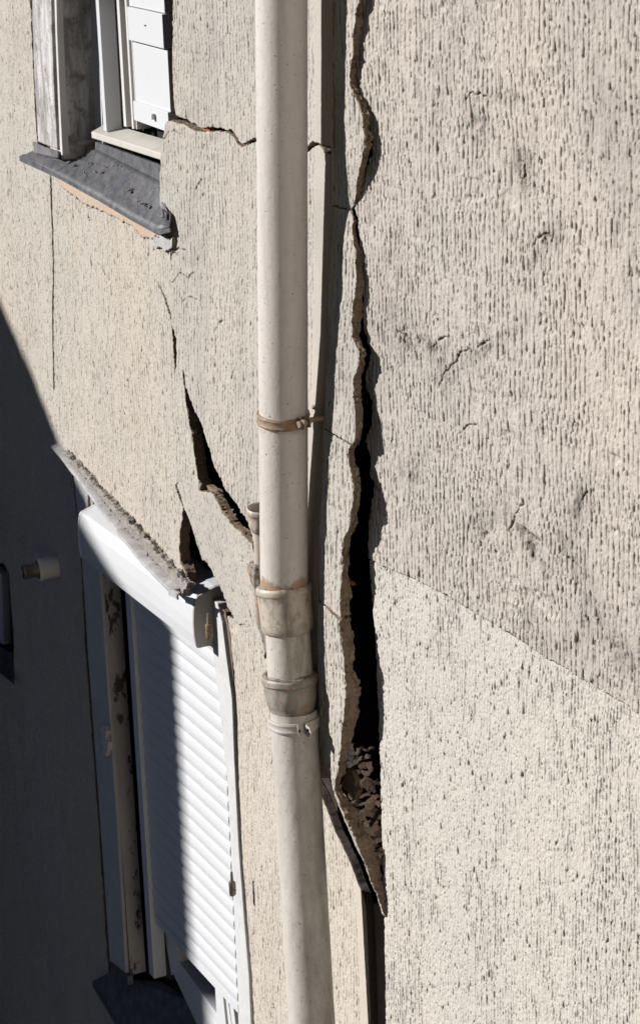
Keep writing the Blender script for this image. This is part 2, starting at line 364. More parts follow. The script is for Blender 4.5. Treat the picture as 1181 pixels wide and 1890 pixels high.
def relief(u, z, seed, sp, gd, pd, frag=0.4, pden=0.5, und=0.0012, rib=0.0004, drop=1.0, fine=1.0, pin=0.35):
    """vertical tool ribs, broken up, with torn-out aggregate holes; returns height and pit mask"""
    wp = 0.75*(fbm(u*4+3, z*1.3, seed, 3)-0.5)*2 + 0.20*(vn(u*34, z*15, seed+11)-0.5)*2 + 0.06*(vn(u*90, z*60, seed+12)-.5)*2
    pch = np.floor(fbm(u*6, z*5.5, seed+20, 3)*9)*0.37
    p = u/sp + wp + pch
    k = np.round(p); d = (p-k)*sp; ad = np.abs(d)
    m = vn(k*7.3+0.5, z*19+k*5.1, seed+31)
    m2 = vn(k*3.1+0.5, z*120+k*9.7, seed+33)
    m3 = fbm(u*7, z*3, seed+35, 3)
    on = sstep(m*0.5+m3*0.5, frag-0.10, frag+0.12)*(0.22+0.78*sstep(m2, 0.28, 0.70))
    sg = 0.0010+0.0021*vn(k*1.7+0.5, z*55+k*3, seed+37)**2
    g = np.exp(-(ad/sg)**2)*on
    # finer scratches between the ribs
    p2 = p*2.3+vn(u*40, z*17, seed+40)*0.8
    k2 = np.round(p2); d2 = np.abs(p2-k2)*sp/2.3
    g2 = np.exp(-(d2/0.0010)**2)*sstep(vn(k2*5.7+0.5, z*52+k2*2.3, seed+41), 0.60, 0.82)*0.55*fine
    # drop-shaped tears hanging on the grooves: wide foot, thin tail above
    ph = hsh(k.astype(np.int64), np.zeros_like(k, np.int64), seed+70)
    pt = np.zeros_like(u)
    for cell, dn, big in ((0.047, pden*0.62, 1.0), (0.019, pden*0.75, 0.52)):
        zc = z/cell + ph*7.7; j = np.floor(zc).astype(np.int64)
        for b in (-1, 0, 1):
            jj = j+b; kk = k.astype(np.int64)
            on_ = hsh(kk, jj, seed+71) < dn
            c = (jj + hsh(kk, jj, seed+72) - ph*7.7)*cell
            sz = big*(0.45+0.95*hsh(kk, jj, seed+73)**2.2)*drop
            dz = (z-c)/(0.0050*sz)                        # >0 above the foot
            tail = np.where(dz > 0, dz/(1.2+2.6*hsh(kk, jj, seed+74)), dz*1.25)
            wdt = 0.0027*sz*np.where(dz > 0, np.exp(-np.maximum(dz, 0)*0.33), 1.0)+0.0004
            off = (hsh(kk, jj, seed+75)-.5)*0.004 + (z-c)*(hsh(kk, jj, seed+76)-.5)*0.35
            dx = (d-off)/wdt
            pt = np.maximum(pt, np.exp(-(dx*dx+tail*tail)**1.2)*on_*np.clip(sz*1.15, 0, 1.1))
    ps = pits(u, z, 0.011, 0.013, seed+60, pin, 0.0011, 0.0017)
    h = -gd*np.maximum(g, g2) - pd*pt - pd*0.35*ps
    lip = np.exp(-((ad-0.0032)/0.0016)**2)*on*0.0006      # mortar pushed up beside a groove
    h = h + lip + und*2*(fbm(u*16, z*8, seed+77, 3)-0.5)*2 + 0.0013*(fbm(u*210, z*170, seed+80, 3, .65)-0.5)*2
    h = h - rib*np.cos(2*np.pi*(p-k))
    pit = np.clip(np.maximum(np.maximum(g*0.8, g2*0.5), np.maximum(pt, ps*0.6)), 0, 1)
    return h, pit

def inpoly(px, pz, poly):
    c = np.zeros(px.shape, bool); n = len(poly)
    for i in range(n):
        x1, y1 = poly[i]; x2, y2 = poly[(i+1) % n]
        if y1 == y2: continue
        t = ((y1 > pz) != (y2 > pz)) & (px < (x2-x1)*(pz-y1)/(y2-y1)+x1)
        c ^= t
    return c
_zt = {}
def y2z(F, x, y): return F.uz(x, y)[1]

def np_mesh(name, V, Q, mi, pit, mats, parent, smooth=None):
    me = bpy.data.meshes.new(name)
    me.vertices.add(len(V)); me.vertices.foreach_set('co', V.astype(np.float32).ravel())
    me.loops.add(Q.size); me.loops.foreach_set('vertex_index', Q.astype(np.int32).ravel())
    me.polygons.add(len(Q)); me.polygons.foreach_set('loop_start', np.arange(0, Q.size, 4, dtype=np.int32))
    me.polygons.foreach_set('material_index', mi.astype(np.int32))
    me.polygons.foreach_set('use_smooth', np.ones(len(Q), bool))
    me.update(calc_edges=True); me.validate()
    a = me.attributes.new('pit', 'FLOAT', 'POINT'); a.data.foreach_set('value', pit.astype(np.float32))
    for m in mats: me.materials.append(m)
    o = bpy.data.objects.new(name, me); link(o, parent); return o

def slab_from_grid(name, P3, Nv, pit, mask, thick, mats, parent, seed=0, rings=5, rag=0.004, splay=0.0, sm=2):
    """P3: (nz,nu,3) surface points, mask: (nz-1,nu-1) kept cells; the broken rim is carried back in rough rings"""
    nz, nu = P3.shape[:2]
    idx = np.arange(nz*nu).reshape(nz, nu)
    a = idx[:-1, :-1][mask]; b = idx[:-1, 1:][mask]; c = idx[1:, 1:][mask]; d = idx[1:, :-1][mask]
    Q = np.stack([a, b, c, d], 1)
    used = np.zeros(nz*nu, bool); used[Q.ravel()] = True
    mp = -np.ones(nz*nu, np.int64); mp[used] = np.arange(used.sum())
    V = P3.reshape(-1, 3)[used]; pt = pit.ravel()[used]; Q = mp[Q]
    # boundary edges
    mk = np.pad(mask, 1)
    E = []
    def ed(sel, i0, i1):
        E.append(np.stack([i0[sel], i1[sel]], 1))
    cur = mk[1:-1, 1:-1]
    ed(cur & ~mk[:-2, 1:-1], idx[:-1, 1:], idx[:-1, :-1])
    ed(cur & ~mk[2:, 1:-1], idx[1:, :-1], idx[1:, 1:])
    ed(cur & ~mk[1:-1, :-2], idx[:-1, :-1], idx[1:, :-1])
    ed(cur & ~mk[1:-1, 2:], idx[1:, 1:], idx[:-1, 1:])
    E = mp[np.concatenate(E)]
    bv = np.unique(E); bm_ = -np.ones(len(V), np.int64); bm_[bv] = np.arange(len(bv))
    # smooth the stair-stepped rim a little
    nb = np.zeros((len(bv), 3)); cnt = np.zeros(len(bv))
    for _ in range(sm):
        nb[:] = 0; cnt[:] = 0
        np.add.at(nb, bm_[E[:, 0]], V[E[:, 1]]); np.add.at(nb, bm_[E[:, 1]], V[E[:, 0]])
        np.add.at(cnt, bm_[E[:, 0]], 1); np.add.at(cnt, bm_[E[:, 1]], 1)
        V[bv] = V[bv]*0.5 + (nb/cnt[:, None])*0.5
    base = V[bv]; Nn = Nv.reshape(-1, 3)[used][bv] if Nv.ndim == 3 else np.tile(Nv, (len(bv), 1))
    Vs = [V]; Qs = [Q]; M_ = [np.zeros(len(Q))]; Ps = [pt]
    prev = bv; off = len(V)
    th = thick if np.isscalar(thick) else thick.ravel()[used][bv]
    U_ = np.array([L.U.x, L.U.y, 0.0])
    for k in range(1, rings+1):
        f = k/rings
        n1 = (fbm(base[:, 2]*60+k*3.1, base[:, 0]*60+base[:, 1]*60, seed+k*13, 3)-0.5)*2
        n2 = (fbm(base[:, 2]*90+k*7.7, base[:, 0]*80-base[:, 1]*50, seed+k*17+5, 3)-0.5)*2
        r = base - Nn*(np.asarray(th*f)[..., None] if not np.isscalar(th) else th*f)
        r = r + U_*(n1*rag)[:, None] + np.array([0, 0, 1.0])*(n2*rag)[:, None] + U_*(splay*f)
        Vs.append(r); Ps.append(np.zeros(len(bv)))
        new = off + np.arange(len(bv)); off += len(bv)
        e0 = bm_[E[:, 0]]; e1 = bm_[E[:, 1]]
        Qs.append(np.stack([prev[e0], prev[e1], new[e1], new[e0]], 1)); M_.append(np.ones(len(E)))
        prev = new
    return np_mesh(name, np.concatenate(Vs), np.concatenate(Qs), np.concatenate(M_), np.concatenate(Ps), mats, parent)

def wall_piece(name, F, poly, w, thick, mats, parent, seed, style, du, dz, holes=(), jit=0.003, smoothband=None, tex=True, rag=0.004, ridge=None, spots=(), lines=(), sm=2):
    """poly in photo points (optionally with own w); w a number or a table [(photo y, w)]"""
    if isinstance(w, (int, float)): wt = [(0, w), (1890, w)]
    else: wt = w
    ys = np.array([a for a, _ in wt], float); ws = np.array([b for _, b in wt], float)
    def W(y): return float(np.interp(y, ys, ws))
    pz = [F.uz(p[0], p[1], W(p[1])) for p in poly]
    hz = [[F.uz(p[0], p[1], W(p[1])) for p in h] for h in holes]
    xm = sum(p[0] for p in poly)/len(poly)
    zs = np.array([F.uz(560, y, W(y))[1] for y in ys]); o = np.argsort(zs)
    zlo = zs[o]; wlo = ws[o]
    us = [p[0] for p in pz]; zz = [p[1] for p in pz]
    ug = np.arange(min(us)-2*du, max(us)+2*du, du); zg = np.arange(min(zz)-2*dz, max(zz)+2*dz, dz)
    Ug, Zg = np.meshgrid(ug, zg)
    cu = (Ug[:-1, :-1]+du/2); cz = (Zg[:-1, :-1]+dz/2)
    ju = jit*(fbm(cu*45, cz*45, seed+90, 4, 0.65)-0.5)*2*1.6; jz = jit*(fbm(cu*45+9, cz*45+5, seed+91, 4, 0.65)-0.5)*2*1.6
    mask = inpoly(cu+ju, cz+jz, pz)
    for h in hz: mask &= ~inpoly(cu+ju*0.6, cz+jz*0.6, h)
    if tex: H, pit = relief(Ug, Zg, seed, **style)
    else:
        H = 0.0008*(fbm(Ug*60, Zg*40, seed, 4)-0.5)*2; pit = np.zeros_like(Ug)
    if smoothband is not None:
        for (pts, wid) in smoothband:          # the hand-smoothed strip beside a corner
            q = [F.uz(x, y, W(y)) for x, y in pts]; q.sort(key=lambda a: a[1])
            ub = np.interp(zg, [a[1] for a in q], [a[0] for a in q])[:, None]
            k = sstep(np.abs(Ug-ub), wid*0.75, wid*1.15)
            H = H*(0.15+0.85*k); pit = pit*k
    if ridge is not None: H = H + ridge(Ug, Zg)
    for (sx, sy, su_, sz_, ang) in spots:      # torn, dirty places in the coat
        c_ = F.uz(sx, sy, W(sy)); ca, sa = math.cos(ang), math.sin(ang)
        a_ = ((Ug-c_[0])*ca+(Zg-c_[1])*sa)/su_; b__ = (-(Ug-c_[0])*sa+(Zg-c_[1])*ca)/sz_
        g_ = np.exp(-(a_*a_+b__*b__)); f_ = sstep(fbm(Ug*55, Zg*38, seed+333, 4, .7), .42, .72)
        H = H - 0.0035*g_*f_; pit = np.clip(pit + 0.8*g_*f_ + 0.20*g_, 0, 1)
    for ln in lines:                           # hairline cracks and torn arcs
        q = [F.uz(x, y, W(y)) for x, y in ln]
        for (ax_, az_), (bx_, bz_) in zip(q[:-1], q[1:]):
            i0, i1 = np.searchsorted(ug, [min(ax_, bx_)-.02, max(ax_, bx_)+.02]); j0, j1 = np.searchsorted(zg, [min(az_, bz_)-.02, max(az_, bz_)+.02])
            if i1 <= i0 or j1 <= j0: continue
            u_ = Ug[j0:j1, i0:i1] + .006*(fbm(Ug[j0:j1, i0:i1]*70, Zg[j0:j1, i0:i1]*70, seed+401, 3)-.5)*2; z_ = Zg[j0:j1, i0:i1] + .006*(fbm(Ug[j0:j1, i0:i1]*70, Zg[j0:j1, i0:i1]*70, seed+402, 3)-.5)*2
            dx_, dz_ = bx_-ax_, bz_-az_; t_ = np.clip(((u_-ax_)*dx_+(z_-az_)*dz_)/(dx_*dx_+dz_*dz_), 0, 1)
            dd_ = np.hypot(u_-ax_-t_*dx_, z_-az_-t_*dz_); wd_ = .0012+.0022*vn(u_*60, z_*60, seed+403)**1.5
            g_ = np.exp(-(dd_/wd_)**2)*sstep(vn(u_*110, z_*110, seed+404), .12, .5)
            H[j0:j1, i0:i1] -= .0055*g_; pit[j0:j1, i0:i1] = np.clip(pit[j0:j1, i0:i1]+g_, 0, 1)
    Wb = np.interp(Zg, zlo, wlo) + H
    n = np.array(F.N); uu = np.array(F.U)
    P3 = np.array([F.P.x, F.P.y, 0.0]) + Ug[..., None]*uu + Wb[..., None]*n + Zg[..., None]*np.array([0, 0, 1.0])
    return slab_from_grid(name, P3, n, pit, mask, thick, mats, parent, seed, rag=rag, sm=sm)

ST_B = dict(sp=0.0205, gd=0.0048, pd=0.0072, frag=0.38, pden=0.44, drop=0.92)
ST_A = dict(sp=0.0175, gd=0.0036, pd=0.0066, frag=0.46, pden=0.60, drop=0.9)
ST_R = dict(sp=0.0150, gd=0.0042, pd=0.0070, frag=0.39, pden=0.36, und=0.0012, drop=0.80)
ST_R2 = dict(sp=0.0105, gd=0.0028, pd=0.0060, frag=0.56, pden=0.58, und=0.0007, rib=0.0002, drop=0.74, fine=0.8, pin=0.9)
ST_D = dict(sp=0.0150, gd=0.0034, pd=0.0060, frag=0.46, pden=0.48, drop=0.82)

# ================================================================== the left wall
wall = thing('facade_wall', L.pt(0, 0, 0), 'cream ribbed plaster wall with two windows, broken by wide cracks behind the drainpipe', 'wall')
DUL, DZL = 0.0021, 0.0021
A_poly = [(-60, -50), (56, -50), (57, 0), (62, 150), (70, 268), (72, 288), (150, 335), (240, 385), (300, 415), (316, 432), (315.6, 520), (317.8, 560), (323, 600),
          (329, 618), (334.4, 649), (336.6, 676), (339, 703), (341.7, 728.6), (345, 754), (350, 784), (354.4, 800), (356.9, 829), (362.8, 871), (368.7, 901),
          (366, 907), (350, 895), (335, 887), (323, 894), (330, 918), (337.4, 936), (335, 961), (330.6, 983), (330.6, 1012), (332.3, 1037), (339, 1050), (343, 1064), (342.5, 1078), (344, 1088), (329, 1089.6), (315, 1086),
          (240, 985), (200, 935), (150, 880), (133, 858), (136, 900), (148, 1000), (158, 1200), (180, 1500), (200, 1790), (212, 1830), (300, 1960), (-60, 1960)]
crack1 = [(290, 515), (300, 544), (307, 568), (315.4, 591.4), (318, 618.5), (319.6, 644), (321.3, 666), (323, 691), (325, 676), (326, 661), (325, 644), (326.5, 618.5), (325.5, 606), (321.5, 596), (314.7, 576), (306, 554), (300, 538)]
seam = [(90, 318), (93, 330), (96, 420), (98, 520), (97, 600), (100, 720), (102, 720), (99.5, 600), (100.5, 520), (98.5, 420), (96, 330)]
farwin = [(-40, 1035), (8, 1040), (18, 1060), (26, 1185), (27, 1262), (10, 1236), (-40, 1190)]
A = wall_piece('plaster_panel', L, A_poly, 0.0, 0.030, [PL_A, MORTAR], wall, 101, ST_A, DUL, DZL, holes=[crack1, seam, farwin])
A['label'] = 'warm cream ribbed plaster panel around the two windows'

B1_poly = [(321, -50), (320, 60), (318, 130), (321, 180), (325, 213), (330.6, 217), (342.5, 220), (352.7, 225), (362.8, 228), (366, 234), (376, 236.4), (386.5, 234), (406.8, 236.4), (415.3, 239.8), (425.5, 238), (434, 249), (445.8, 266), (452.6, 264), (461, 258.4), (467.8, 255), (474, 256),
           (520, 268), (555, 282), (563.4, 277.7), (570, 268), (577, 260), (585.4, 264), (592, 267), (614, 272), (614, -50)]
b1 = wall_piece('plaster_panel', L, B1_poly, 0.0, 0.030, [PL_B, MORTAR], wall, 202, ST_B, DUL, DZL, smoothband=[([(600, 0), (600, 275)], 0.062)])
b1['label'] = 'grey beige ribbed plaster panel above the horizontal crack'
W_B2 = [(200, -0.006), (300, -0.008), (600, 0.0), (870, 0.02), (1100, 0.035), (1440, 0.035)]
B2_poly = [(305, 225), (310, 222), (318.8, 225.4), (340.8, 231.3), (352.7, 238), (361, 244), (373, 243), (390, 244.4), (412, 243), (420.4, 244.9), (428.9, 252.5), (435.6, 262.7), (446.6, 272), (459.3, 265.2), (467.8, 261.8), (474, 262),
           (520, 275), (555, 290), (563, 288), (572, 279), (579, 271), (588, 266), (597, 278), (598, 282), (613, 284), (612, 400), (608, 550), (603, 700), (598, 850), (590, 1000), (588, 1250), (592, 1440),
           (560, 1340), (530, 1200), (500, 1080), (474, 1010), (462, 965), (455, 952), (448.3, 945.6), (443.3, 932), (433.9, 920), (418.7, 900), (411.9, 879.6), (402.6, 864.4), (393.3, 828.8), (383.1, 800),
           (378.9, 786), (374.7, 774), (366.2, 759), (356.9, 730), (351, 711.7), (348.4, 691.4), (343.3, 672.7), (338.3, 649), (329.3, 618.5), (324, 600), (319, 560), (317, 520), (319, 430), (316, 402), (303, 388), (297, 375), (298, 330), (299, 285), (302, 252)]
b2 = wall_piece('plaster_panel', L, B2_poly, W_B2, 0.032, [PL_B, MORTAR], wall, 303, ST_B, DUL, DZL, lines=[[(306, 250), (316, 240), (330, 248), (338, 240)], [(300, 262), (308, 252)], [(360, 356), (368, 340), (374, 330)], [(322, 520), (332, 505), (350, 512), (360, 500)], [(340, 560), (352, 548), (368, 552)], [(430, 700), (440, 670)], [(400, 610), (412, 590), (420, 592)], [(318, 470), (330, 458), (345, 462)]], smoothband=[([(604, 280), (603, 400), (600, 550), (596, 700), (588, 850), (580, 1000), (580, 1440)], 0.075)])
b2['label'] = 'grey beige ribbed plaster panel bulging behind the drainpipe'

D_poly = [(418, 1136), (433, 1146), (455, 1155), (470, 1174), (493, 1218), (530, 1330), (560, 1400), (577, 1440.6), (592, 1467.7), (607, 1505), (619, 1535.5), (635, 1569), (648, 1596.4), (661, 1632), (670, 1650.6), (675, 1671), (678, 1718), (681, 1800), (685, 1890), (688, 1960),
          (470, 1960), (463, 1789), (454, 1667), (446, 1566), (441, 1444), (437, 1342), (433, 1283), (428, 1214), (424, 1170)]
W_D = [(1100, -0.040), (1440, -0.050), (1960, -0.054)]
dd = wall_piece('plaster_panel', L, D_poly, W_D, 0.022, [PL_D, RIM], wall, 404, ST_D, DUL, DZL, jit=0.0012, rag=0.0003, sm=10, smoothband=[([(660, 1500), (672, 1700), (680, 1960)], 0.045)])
dd['label'] = 'pale lower plaster panel set back below the diagonal break'
E_poly = [(660, 1668), (700, 1668), (722, 1690), (730, 1960), (650, 1960)]
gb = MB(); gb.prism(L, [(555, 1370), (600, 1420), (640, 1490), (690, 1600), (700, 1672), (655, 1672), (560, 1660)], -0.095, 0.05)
gb.build('gap_shade_backing', CORE, wall)  # dark sheet standing in for the shade in the diagonal gap
ee = wall_piece('corner_strip', L, E_poly, -0.072, 0.03, [SMOOTH, MORTAR], wall, 505, ST_D, 0.006, 0.006, tex=False)
ee['label'] = 'smooth shaded render in the inner corner'

# ================================================================== loose plaster pieces
loose = thing('plaster_fragment', L.at(400, 1000, 0.0), 'tilted rough plaster fragment wedged between diagonal crack and lower window', 'plaster')
def rotated_piece(name, F, poly, w, th, mats, parent, seed, style, ang, du, dz):
    """like wall_piece but its ribs are turned by ang because the fragment has rotated"""
    pz = [F.uz(p[0], p[1], w) for p in poly]
    c = np.mean(np.array(pz), 0); ca, sa = math.cos(ang), math.sin(ang)
    q = [((u-c[0])*ca+(z-c[1])*sa, -(u-c[0])*sa+(z-c[1])*ca) for u, z in pz]
    us = [a for a, _ in q]; zs = [b for _, b in q]
    Ug, Zg = np.meshgrid(np.arange(min(us)-.01, max(us)+.01, du), np.arange(min(zs)-.01, max(zs)+.01, dz))
    cu = Ug[:-1, :-1]+du/2; cz = Zg[:-1, :-1]+dz/2
    ju = 0.004*(fbm(cu*45, cz*45, seed+90, 4, .65)-.5)*3; jz = 0.004*(fbm(cu*45+9, cz*45, seed+91, 4, .65)-.5)*3
    mask = inpoly(cu+ju, cz+jz, q)
    H, pit = relief(Ug+5, Zg+5, seed, **style)
    W = w + H - 0.02*Zg
    Uw = c[0]+Ug*ca-Zg*sa; Zw = c[1]+Ug*sa+Zg*ca
    n = np.array(F.N); uu = np.array(F.U)
    P3 = np.array([F.P.x, F.P.y, 0.0]) + Uw[..., None]*uu + W[..., None]*n + Zw[..., None]*np.array([0, 0, 1.0])
    return slab_from_grid(name, P3, n, pit, mask, th, mats, parent, seed)
C_poly = [(323, 893), (335, 885), (350, 890), (366, 906), (388, 909), (402, 930), (412, 950), (432, 975), (447, 985), (466, 1005), (480, 1060), (486, 1130), (493, 1218), (484, 1202), (470, 1174), (455, 1155), (433.5, 1147),
          (432, 1134), (424, 1121), (414.5, 1099), (405, 1080), (396, 1065), (388, 1048), (380, 1037), (372, 1033), (365, 1010), (355, 978), (346, 955), (337, 937)]
ST_C = dict(sp=0.020, gd=0.0036, pd=0.0065, frag=0.40, pden=0.6)
cc = rotated_piece('plaster_face', L, C_poly, 0.004, 0.026, [PL_B, MORTAR], loose, 606, ST_C, math.radians(33), 0.0026, 0.0022)

# the corner slab standing off the wall, beside the deep gap
slab = thing('corner_plaster_slab', L.at(620, 1400, 0.0), 'long narrow corner slab of plaster broken away between pipe shadow and black gap', 'plaster')
Medge = [(662, -60), (661.6, 0), (655, 20), (656.5, 32), (652.3, 51), (649.8, 68), (650.6, 95), (644.7, 125), (644.7, 149), (649.8, 169), (656.5, 179.5), (661.6, 193), (668.4, 206.6), (668.4, 225), (671.8, 240.5), (669.2, 271), (665, 291), (661, 313), (657.4, 334), (654.8, 354), (649.8, 376), (646, 384), (649, 392),
         (651.4, 401.6), (648.9, 422), (653, 435.5), (656.5, 452.4), (654.8, 478), (657.4, 503), (654.8, 530), (649.8, 554), (648, 579.4), (649, 613), (660, 630.5), (661.6, 644), (658, 664), (651.4, 684.7), (649.8, 708), (653, 728.7), (654.8, 752), (654, 795), (646.4, 808), (640.4, 825), (644.7, 847), (651.4, 877.7), (652.3, 901),
         (651.4, 910), (644.7, 930.5), (643, 954), (632.8, 981), (629.4, 1001.6), (629.4, 1039), (626.9, 1066), (625, 1091), (627.7, 1125), (626, 1137), (627.7, 1162.5), (632.8, 1196), (632.8, 1210), (635.4, 1259), (633.7, 1293), (630.3, 1328.7), (627.7, 1362.6), (622.7, 1400), (618.4, 1428.6), (616.7, 1457),
         (622.7, 1467.7), (636, 1501.6), (648, 1530), (660, 1556), (668.4, 1583), (678.5, 1613), (690, 1640), (700.6, 1667.6), (709, 1692)]
Mleft = [(612, -60), (612, 400), (608, 550), (603, 700), (598, 850), (590, 1000), (588, 1250), (592, 1420), (601.5, 1434), (616, 1459), (617.6, 1471), (631, 1505), (644.7, 1540.6), (656.5, 1569), (668.4, 1589.7), (682, 1627), (693.8, 1652), (704, 1688), (707.5, 1692)]
Mthk = [(0, 11), (50, 16), (95, 11), (150, 13), (206, 14), (270, 15), (313, 14), (376, 6), (390, 5), (425, 8), (452, 12), (530, 17), (579, 20), (616, 12), (644, 14), (708, 15), (752, 13), (795, 13), (825, 12), (877, 14), (930, 12), (981, 12), (1039, 10), (1091, 20), (1137, 19), (1165, 23), (1210, 16), (1255, 26), (1300, 27), (1330, 25), (1362, 20), (1400, 14), (1440, 9), (1470, 14), (1500, 24), (1535, 27), (1580, 25), (1610, 24), (1645, 16), (1692, 4)]
MwR = [(0, 0.0), (300, 0.002), (380, -0.012), (600, 0.008), (900, 0.028), (1200, 0.040), (1450, 0.040), (1540, 0.025), (1600, 0.004), (1650, -.015), (1692, -0.032)]
MwL = [(0, -0.004), (400, -0.004), (700, 0.012), (1000, 0.033), (1400, 0.037), (1470, 0.034), (1540, .02), (1600, 0.0), (1650, -.017), (1692, -0.034)]
Mleft = [(x-0.8*min(1, max(0, (y-1455)/40))*min(1, max(0, (1700-y)/60)), y) for x, y in Mleft]
def itp(t, y): return np.interp(y, [a for a, _ in t], [b for _, b in t])
def corner_piece(name, y0, y1, seed, parent, shift=0.0):
    ye = np.arange(y0, y1, 1.25); nu_ = 96
    jag = (fbm(ye*0.11, ye*0+3, seed, 4, 0.6)-0.5)*3.0 + (fbm(ye*0.45, ye*0+9, seed+1, 3, 0.7)-0.5)*3.4
    jag *= np.clip((y1-ye)/60.0, 0, 1)
    xr = itp([(y, x) for x, y in Medge], ye)+jag; xl = itp([(y, x) for x, y in Mleft], ye)
    xl = np.minimum(xl, xr-0.5)
    wl = itp(MwL, ye)+shift; wr = itp(MwR, ye)+shift
    P3 = np.zeros((len(ye), nu_, 3)); Uc = np.zeros((len(ye), nu_)); Zc = np.zeros_like(Uc)
    for i, y in enumerate(ye):
        a = L.at(xl[i], y, wl[i]); b = L.at(xr[i], y, wr[i])
        b.z = a.z = (a.z+b.z)/2
        t = np.linspace(0, 1, nu_)[:, None]
        P3[i] = np.array(a)[None]*(1-t)+np.array(b)[None]*t
        Uc[i] = (P3[i]-np.array(L.P)) @ np.array(L.U); Zc[i] = P3[i][:, 2]
    H, pit = relief(Uc, Zc, seed, **dict(ST_B, gd=0.005, frag=0.32, pden=0.6, und=0.0022))
    n = np.array((L.N+R.N)/2); n /= np.linalg.norm(n)
    P3 = P3 + H[..., None]*n
    P3 = P3[::-1]; pit = pit[::-1]
    th = np.repeat((itp(Mthk, ye)*(0.78+0.22*np.clip((ye-300)/700.0, 0, 1))*0.00135/0.9*(0.85+0.4*(fbm(ye*0.06, ye*0+5, seed+5, 3)-.3)))[::-1][:, None], nu_, 1)
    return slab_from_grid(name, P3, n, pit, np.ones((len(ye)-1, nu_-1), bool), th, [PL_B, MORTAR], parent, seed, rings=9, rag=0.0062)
corner_piece('slab_section', -60, 384, 71, slab)
corner_piece('slab_section', 385.2, 806, 72, slab, 0.001)
corner_piece('slab_section', 806.8, 1124, 73, slab)
corner_piece('slab_section', 1127, 1692, 74, slab, 0.003)

# ================================================================== the right wall
rwall = thing('adjoining_wall', R.pt(0, 0, 0), 'broad pale plaster wall right of the black gap, greyer above its slanting seam', 'wall')
Redge = [(672, -60), (670, 0), (663, 51), (664, 95), (656, 125), (657, 165), (667, 180), (679, 213), (684, 245), (686, 280), (676, 313), (672, 334), (664, 362), (655, 384), (660, 405), (662, 440), (666, 478), (671, 510), (672, 550), (669, 575), (671.8, 608), (684.5, 650), (676, 690), (675, 715), (686, 740), (687, 780), (678.5, 800), (673.5, 815), (680, 830), (683.6, 850), (683, 878), (690, 895), (689.6, 910), (686, 925), (686, 945), (681, 960), (680, 1000), (681, 1036)]
Redge2 = [(681, 1036), (682.8, 1055), (686, 1100), (690.4, 1150), (693.8, 1200), (696, 1260), (698, 1300), (698.9, 1350), (700.6, 1400), (703, 1500), (704.8, 1550), (706.5, 1600), (708, 1650), (709, 1700), (711, 1800), (712, 1890), (713, 1960)]
seamR = [(681, 1033), (690, 1033), (700.6, 1040), (707.6, 1044), (735, 1056), (764.8, 1067.6), (800, 1086), (824, 1099), (866.7, 1125), (917.6, 1154.6), (960, 1182), (1002, 1209.7), (1053, 1239), (1108.5, 1273), (1138, 1290), (1181, 1318), (1240, 1352)]
DUR, DZR = 0.0015, 0.0019
Ru = Redge[:-1] + seamR + [(1240, -60)]
def streaks(Ug, Zg):      # shallow trowel marks and torn patches of the old coat
    return 0.0035*(fbm(Ug*2.6, Zg*6, 815, 4, .6)-0.5) - 0.004*sstep(fbm(Ug*9, Zg*14, 816, 4, .6), 0.68, 0.8)
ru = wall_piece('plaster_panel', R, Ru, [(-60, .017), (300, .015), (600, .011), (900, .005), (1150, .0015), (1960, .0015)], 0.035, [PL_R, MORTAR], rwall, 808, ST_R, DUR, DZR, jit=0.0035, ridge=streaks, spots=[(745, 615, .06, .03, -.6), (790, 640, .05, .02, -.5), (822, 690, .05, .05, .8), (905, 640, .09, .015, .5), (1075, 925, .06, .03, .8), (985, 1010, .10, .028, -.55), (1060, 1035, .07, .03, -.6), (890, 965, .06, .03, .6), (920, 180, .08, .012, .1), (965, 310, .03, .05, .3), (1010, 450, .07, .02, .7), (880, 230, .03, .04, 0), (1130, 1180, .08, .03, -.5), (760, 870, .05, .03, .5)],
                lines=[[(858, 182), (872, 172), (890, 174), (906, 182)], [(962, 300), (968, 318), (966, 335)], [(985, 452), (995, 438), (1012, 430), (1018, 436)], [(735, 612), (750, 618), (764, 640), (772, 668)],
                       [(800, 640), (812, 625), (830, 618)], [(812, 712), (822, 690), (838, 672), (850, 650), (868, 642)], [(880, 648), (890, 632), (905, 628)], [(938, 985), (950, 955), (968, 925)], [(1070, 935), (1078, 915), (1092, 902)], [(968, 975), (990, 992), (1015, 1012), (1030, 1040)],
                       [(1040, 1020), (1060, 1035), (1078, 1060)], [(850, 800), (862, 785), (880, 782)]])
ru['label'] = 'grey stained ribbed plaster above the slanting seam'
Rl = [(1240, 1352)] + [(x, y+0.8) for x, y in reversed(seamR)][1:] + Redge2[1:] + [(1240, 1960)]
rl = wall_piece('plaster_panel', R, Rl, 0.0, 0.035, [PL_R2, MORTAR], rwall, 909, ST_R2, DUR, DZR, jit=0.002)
rl['label'] = 'clean cream pitted plaster below the slanting seam'

# masonry behind everything (deep, dark)
mb = MB()
uA = L.uz(-300, 945)[0]; uB = L.uz(705, 945)[0]
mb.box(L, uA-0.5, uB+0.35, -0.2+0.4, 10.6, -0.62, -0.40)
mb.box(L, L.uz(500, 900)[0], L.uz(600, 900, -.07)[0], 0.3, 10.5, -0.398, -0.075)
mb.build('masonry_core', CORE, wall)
mr = MB(); u0 = R.uz(740, 1200)[0]
mr.box(R, u0+0.03, u0+3.6, 0.2, 10.6, -0.40, -0.034)
mr.build('masonry_core', CORE, rwall)
